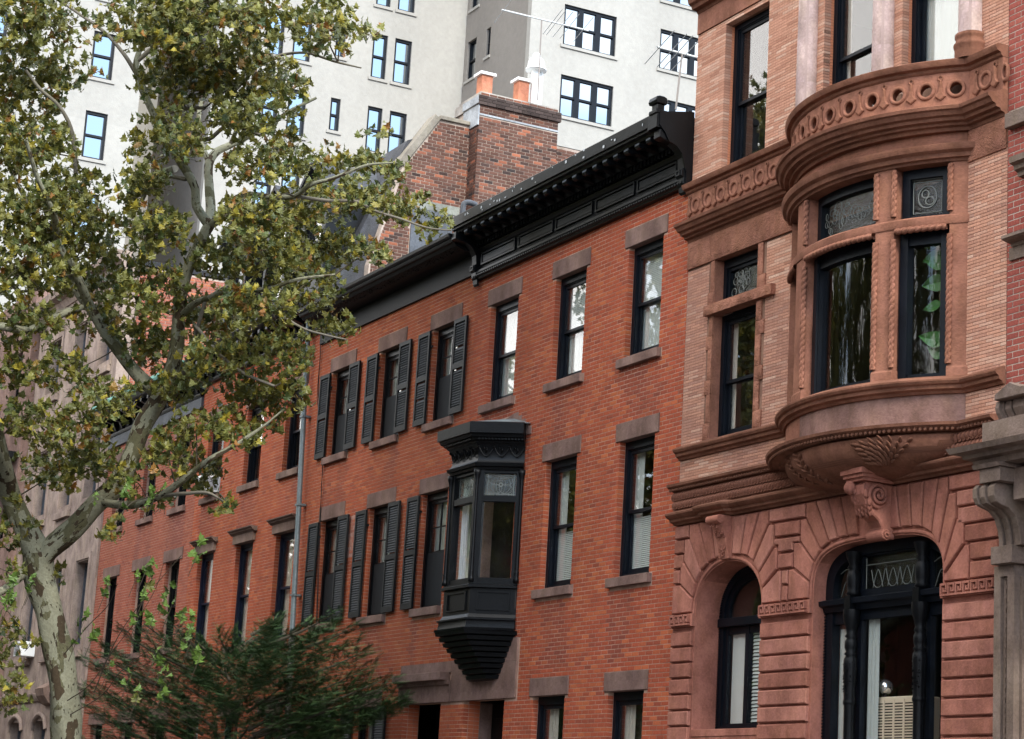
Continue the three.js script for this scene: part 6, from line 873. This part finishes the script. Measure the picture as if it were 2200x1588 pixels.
  for (const [u, v, s, d = 34.6] of [[430, 1172, 0.24], [427, 1180, 0.2], [318, 1212, 0.24], [330, 1218, 0.2], [300, 1222, 0.18], [185, 1322, 0.2], [205, 1352, 0.24], [232, 1258, 0.2], [315, 1268, 0.22], [362, 1262, 0.22], [372, 1292, 0.24], [396, 1312, 0.22], [418, 1322, 0.22], [334, 1314, 0.22], [300, 1318, 0.2], [336, 1400, 0.22], [352, 1422, 0.22], [432, 1402, 0.22], [352, 1478, 0.22], [300, 1485, 0.2], [24, 1285, 0.26], [18, 1300, 0.26], [70, 1250, 0.18], [76, 1242, 0.16], [236, 1248, 0.16], [170, 1362, 0.18], [415, 1365, 0.2], [360, 1440, 0.18], [280, 1450, 0.18], [240, 1420, 0.16], [280, 1062, 0.2], [330, 1058, 0.22], [340, 1048, 0.2], [275, 1040, 0.2], [210, 1060, 0.18], [30, 1250, 0.2]]) { const P = onTree(u, v, d).sub(base), Q = P.clone().add(V3(-0.12, -0.45, 0.1)), W = P.clone().lerp(Q, 0.5).add(V3(0.05, 0.03, 0)); twigs.push(limb([[Q, 0.006], [W, 0.005], [P, 0.003]], 4, 6)); for (let i = 0; i < 3; i++) addLeaf(P.clone().lerp(Q, i * 0.22).add(V3(rr(-0.06, 0.06), rr(-0.04, 0.04), rr(-0.06, 0.06))), s * rr(0.6, 0.95), mix3([0.075, 0.135, 0.022], [0.14, 0.23, 0.04], rnd())); }
  for (const pts of [[[140, 1500], [190, 1470], [240, 1400], [300, 1330], [330, 1270], [350, 1215]], [[150, 1530], [215, 1490], [260, 1440], [330, 1390], [410, 1340]], [[135, 1400], [180, 1350], [230, 1300], [260, 1262]], [[200, 1480], [250, 1380], [300, 1290], [380, 1190]]]) twigs.push(limb(pts.map(([u, v], i) => [onTree(u + rr(-10, 10), v + rr(-8, 8), D - 0.4 - i * 0.4).sub(base), 0.010 - i * 0.0014]), 5, 20));
  const order = leaves.map((l, i) => { const [u, v, d] = toPx(l[0].clone().add(base)); return [i, (u > 10 && u < 2190 && v > 10 && v < 1570 ? 1 : 0) * l[2] / d]; }).sort((a, b) => b[1] - a[1]).map(a => a[0]), pick = new Set(order.slice(0, 300));
  const im = sh(new THREE.InstancedMesh(leafG, leafM, leaves.length - pick.size)), col = new THREE.Color(); im.name = 'foliage'; im.userData.kind = 'stuff'; let k = 0; const lm = new Map();
  leaves.forEach(([p, q, s, c], i) => {
    if (pick.has(i)) { const key = c.map(x => Math.round(x * 28)).join(); if (!lm.has(key)) { const m = leafM.clone(); m.color.setRGB(...c); lm.set(key, m); } const m = sh(new THREE.Mesh(leafG, lm.get(key))); m.name = 'leaf'; m.position.copy(p); m.quaternion.copy(q); m.scale.setScalar(s); plane.add(m); }
    else { mm.compose(p, q, V3(s, s, s)); im.setMatrixAt(k, mm); im.setColorAt(k, col.setRGB(...c)); k++; }
  });
  plane.add(im); uvMesh('twigs', twigs, twigM, plane, 'stuff');
  console.log('leaves', leaves.length, 'twigs', twigs.length);
  // more planes across the street, which the windows mirror
  for (const [x, z, r, s] of [[-62, 18.5, 0.2, 1.1], [-54, 18.2, -0.7, 1.05], [-46, 18.6, 0.5, 1.1], [-39, 18.4, -0.4, 1.1], [-32, 18.5, 0.6, 1.05], [-24, 18.2, -0.3, 1.1], [-17, 18.6, 0.4, 1.1], [-10, 18.4, -0.6, 1.1], [-3.5, 18.8, 0.3, 1.1], [3, 19.2, -0.5, 1.1], [9.5, 19.6, -0.2, 1.05], [17, 21, 0.2, 1.0]]) { const t = plane.clone(true); t.name = numbered('plane_tree'); for (const c of t.children.filter(c => c.name === 'leaf')) t.remove(c); t.position.set(x, 0, z); t.rotation.y = r; t.scale.setScalar(s); t.userData = { label: 'street plane tree on the pavement across from the brick row', category: 'tree', group: 'plane trees across the street' }; scene.add(t); }
}
// ---------- dark yew in the front yard ----------
{
  const D = 38.4, base = onD(490, 1588, D); base.y = 0; const y = thing('yew_tree', 'dark green feathery yew tree in front of the brick houses', 'tree', base);
  const spray = (() => { const v = []; const tri = (a, b, c) => v.push(...a, ...b, ...c); for (let i = 0; i < 24; i++) { const t = i / 23, L = 0.20 * (1 - 0.6 * t) * (0.7 + 0.6 * ((i * 0.618) % 1)); for (const s of [-1, 1]) { const z = 0.07 * ((i * 7 % 5) - 2) / 2; tri([0, t - 0.012, 0], [s * L, t + 0.10, z], [0, t + 0.022, 0]); } } tri([-0.012, 0, 0], [0.012, 0, 0], [0, 1.06, 0]); const g = new THREE.BufferGeometry(); g.setAttribute('position', new THREE.Float32BufferAttribute(v, 3)); g.computeVertexNormals(); return boxUV(g); })();
  const tips = [[560, 1345], [600, 1335], [640, 1350], [728, 1312], [768, 1345], [795, 1395], [840, 1452], [855, 1462], [848, 1488], [700, 1390], [430, 1375], [365, 1335], [300, 1335], [250, 1350], [205, 1402], [182, 1418], [500, 1365], [665, 1335], [610, 1318], [470, 1360], [400, 1350], [330, 1400], [270, 1430], [200, 1470], [185, 1520], [780, 1440], [760, 1490], [720, 1440], [690, 1460], [650, 1400], [600, 1400], [540, 1400], [480, 1420], [420, 1430], [360, 1440], [620, 1460], [550, 1470], [470, 1490], [390, 1500], [310, 1490], [240, 1500], [300, 1550], [380, 1560], [460, 1560], [540, 1550], [620, 1540], [700, 1520], [730, 1560], [660, 1590], [580, 1600], [500, 1610], [420, 1610], [330, 1610], [240, 1580], [200, 1600], [760, 1540], [800, 1470], [590, 1370], [520, 1440], [440, 1400], [680, 1500], [640, 1500]];
  const br = [], L = [];
  for (const [u, v] of tips) for (let rep = 0; rep < 4; rep++) {
    const edge = rep === 0, p = onTree(u + (edge ? 0 : rr(-34, 34)), v + (edge ? 0 : rr(8, 60)), D + (edge ? rr(-1.2, 1.2) : rr(-2.4, 2.2)), 0.6).sub(base), h = Math.hypot(p.x, p.z);
    const st = V3(p.x * 0.3, Math.max(0.6, p.y - 0.3 - h * 0.17), p.z * 0.3), mid = st.clone().lerp(p, 0.6).add(V3(0, -0.05, 0)), c = new THREE.CatmullRomCurve3([st, mid, p]), len = st.distanceTo(p);
    if (edge) br.push(limb([[st, 0.035], [mid, 0.02], [p.clone().lerp(mid, 0.15), 0.005]], 5, 8));
    const n = Math.round(40 + len * 30);
    for (let i = 0; i < n; i++) {
      const t = lerp(0.15, 1.0, Math.pow(i / (n - 1), 0.85)), tan = c.getTangent(t), side = tan.clone().cross(V3(0, 1, 0)).normalize(), w = 0.34 * (1 - t) + 0.03, a = c.getPoint(t).addScaledVector(side, rr(-w, w)).add(V3(0, rr(-0.1, 0.08), 0));
      const dir = tan.clone().multiplyScalar(0.5).addScaledVector(side, (i % 2 ? 1 : -1) * rr(0.3, 1.2) * (t > 0.95 ? 0.3 : 1)).add(V3(rr(-0.35, 0.35), rr(-0.2, 0.14), rr(-0.35, 0.35))).normalize(), nr = V3(rr(-0.45, 0.45), 1, rr(-0.45, 0.45)), X = dir.clone().cross(nr).normalize(), Z = X.clone().cross(dir), k = rr(0.11, 0.24);
      L.push(new THREE.Matrix4().makeBasis(X, dir, Z).scale(V3(k * 1.25, k, k)).setPosition(a));
    }
  }
  const im = sh(new THREE.InstancedMesh(spray, std(0xffffff, 0.7, { side: THREE.DoubleSide }), L.length)), col = new THREE.Color(); im.name = 'needles'; im.userData.kind = 'stuff'; L.forEach((m, i) => { im.setMatrixAt(i, m); const c = mix3([0.018, 0.040, 0.016], [0.065, 0.115, 0.038], rnd()); im.setColorAt(i, col.setRGB(...c)); }); y.add(im);
  uvMesh('branches', br, twigM, y); uvMesh('trunk', [limb([[V3(0, -0.1, 0), 0.2], [V3(0, 1, 0), 0.15], [V3(0.05, 2.4, 0), 0.08]], 10, 10)], twigM, y); console.log('yew', L.length);
}
// ---------- houses across the street, mirrored in the windows ----------
{
  const proto = new THREE.Group(); const br = std(lin(0.34, 0.12, 0.08), 0.95, { map: stoneC, bumpMap: grainT, bumpScale: 0.01 });
  const ops = []; for (const x of [-2.4, 0, 2.4]) for (const yy of [1.8, 5.4, 8.9]) ops.push([x - 0.5, x + 0.5, yy, yy + 1.9]);
  part('wall', wallSlab(-3.6, 3.6, 0, 11.6, ops, 0, -0.3), br, proto); part('cornice', sweep(straight(-3.6, 3.6), [[0, 11.5], [0.1, 11.5], [0.4, 11.9], [0.5, 12.2], [0, 12.3]]), M.black, proto); part('inner_walls', [bx(-3.6, 3.6, 0, 11.6, -8, -0.8)], M.room, proto);
  for (const [a, b, c, d] of ops) { const w = part('window', [...frameGeo(a, b, c, d, -0.2, -0.1, 0.06), bx(a, b, (c + d) / 2 - 0.03, (c + d) / 2 + 0.03, -0.2, -0.1)], M.black, proto); part('pane', bx(a + 0.06, b - 0.06, c + 0.06, d - 0.06, -0.16, -0.155), M.glass, w); part('lintel', bx(a - 0.1, b + 0.1, d, d + 0.3, -0.1, 0.02), M.brownstone, w); }
  for (let i = 0; i < 19; i++) { const h = i ? proto.clone(true) : proto; h.name = numbered('opposite_house'); h.position.set(-110 + i * 7.22, 0, 22); h.rotation.set(0, Math.PI, 0); h.userData = { label: 'plain red brick house across the street facing the row', category: 'house', group: 'houses across the street' }; scene.add(h); }
}
renderer.render(scene, camera);
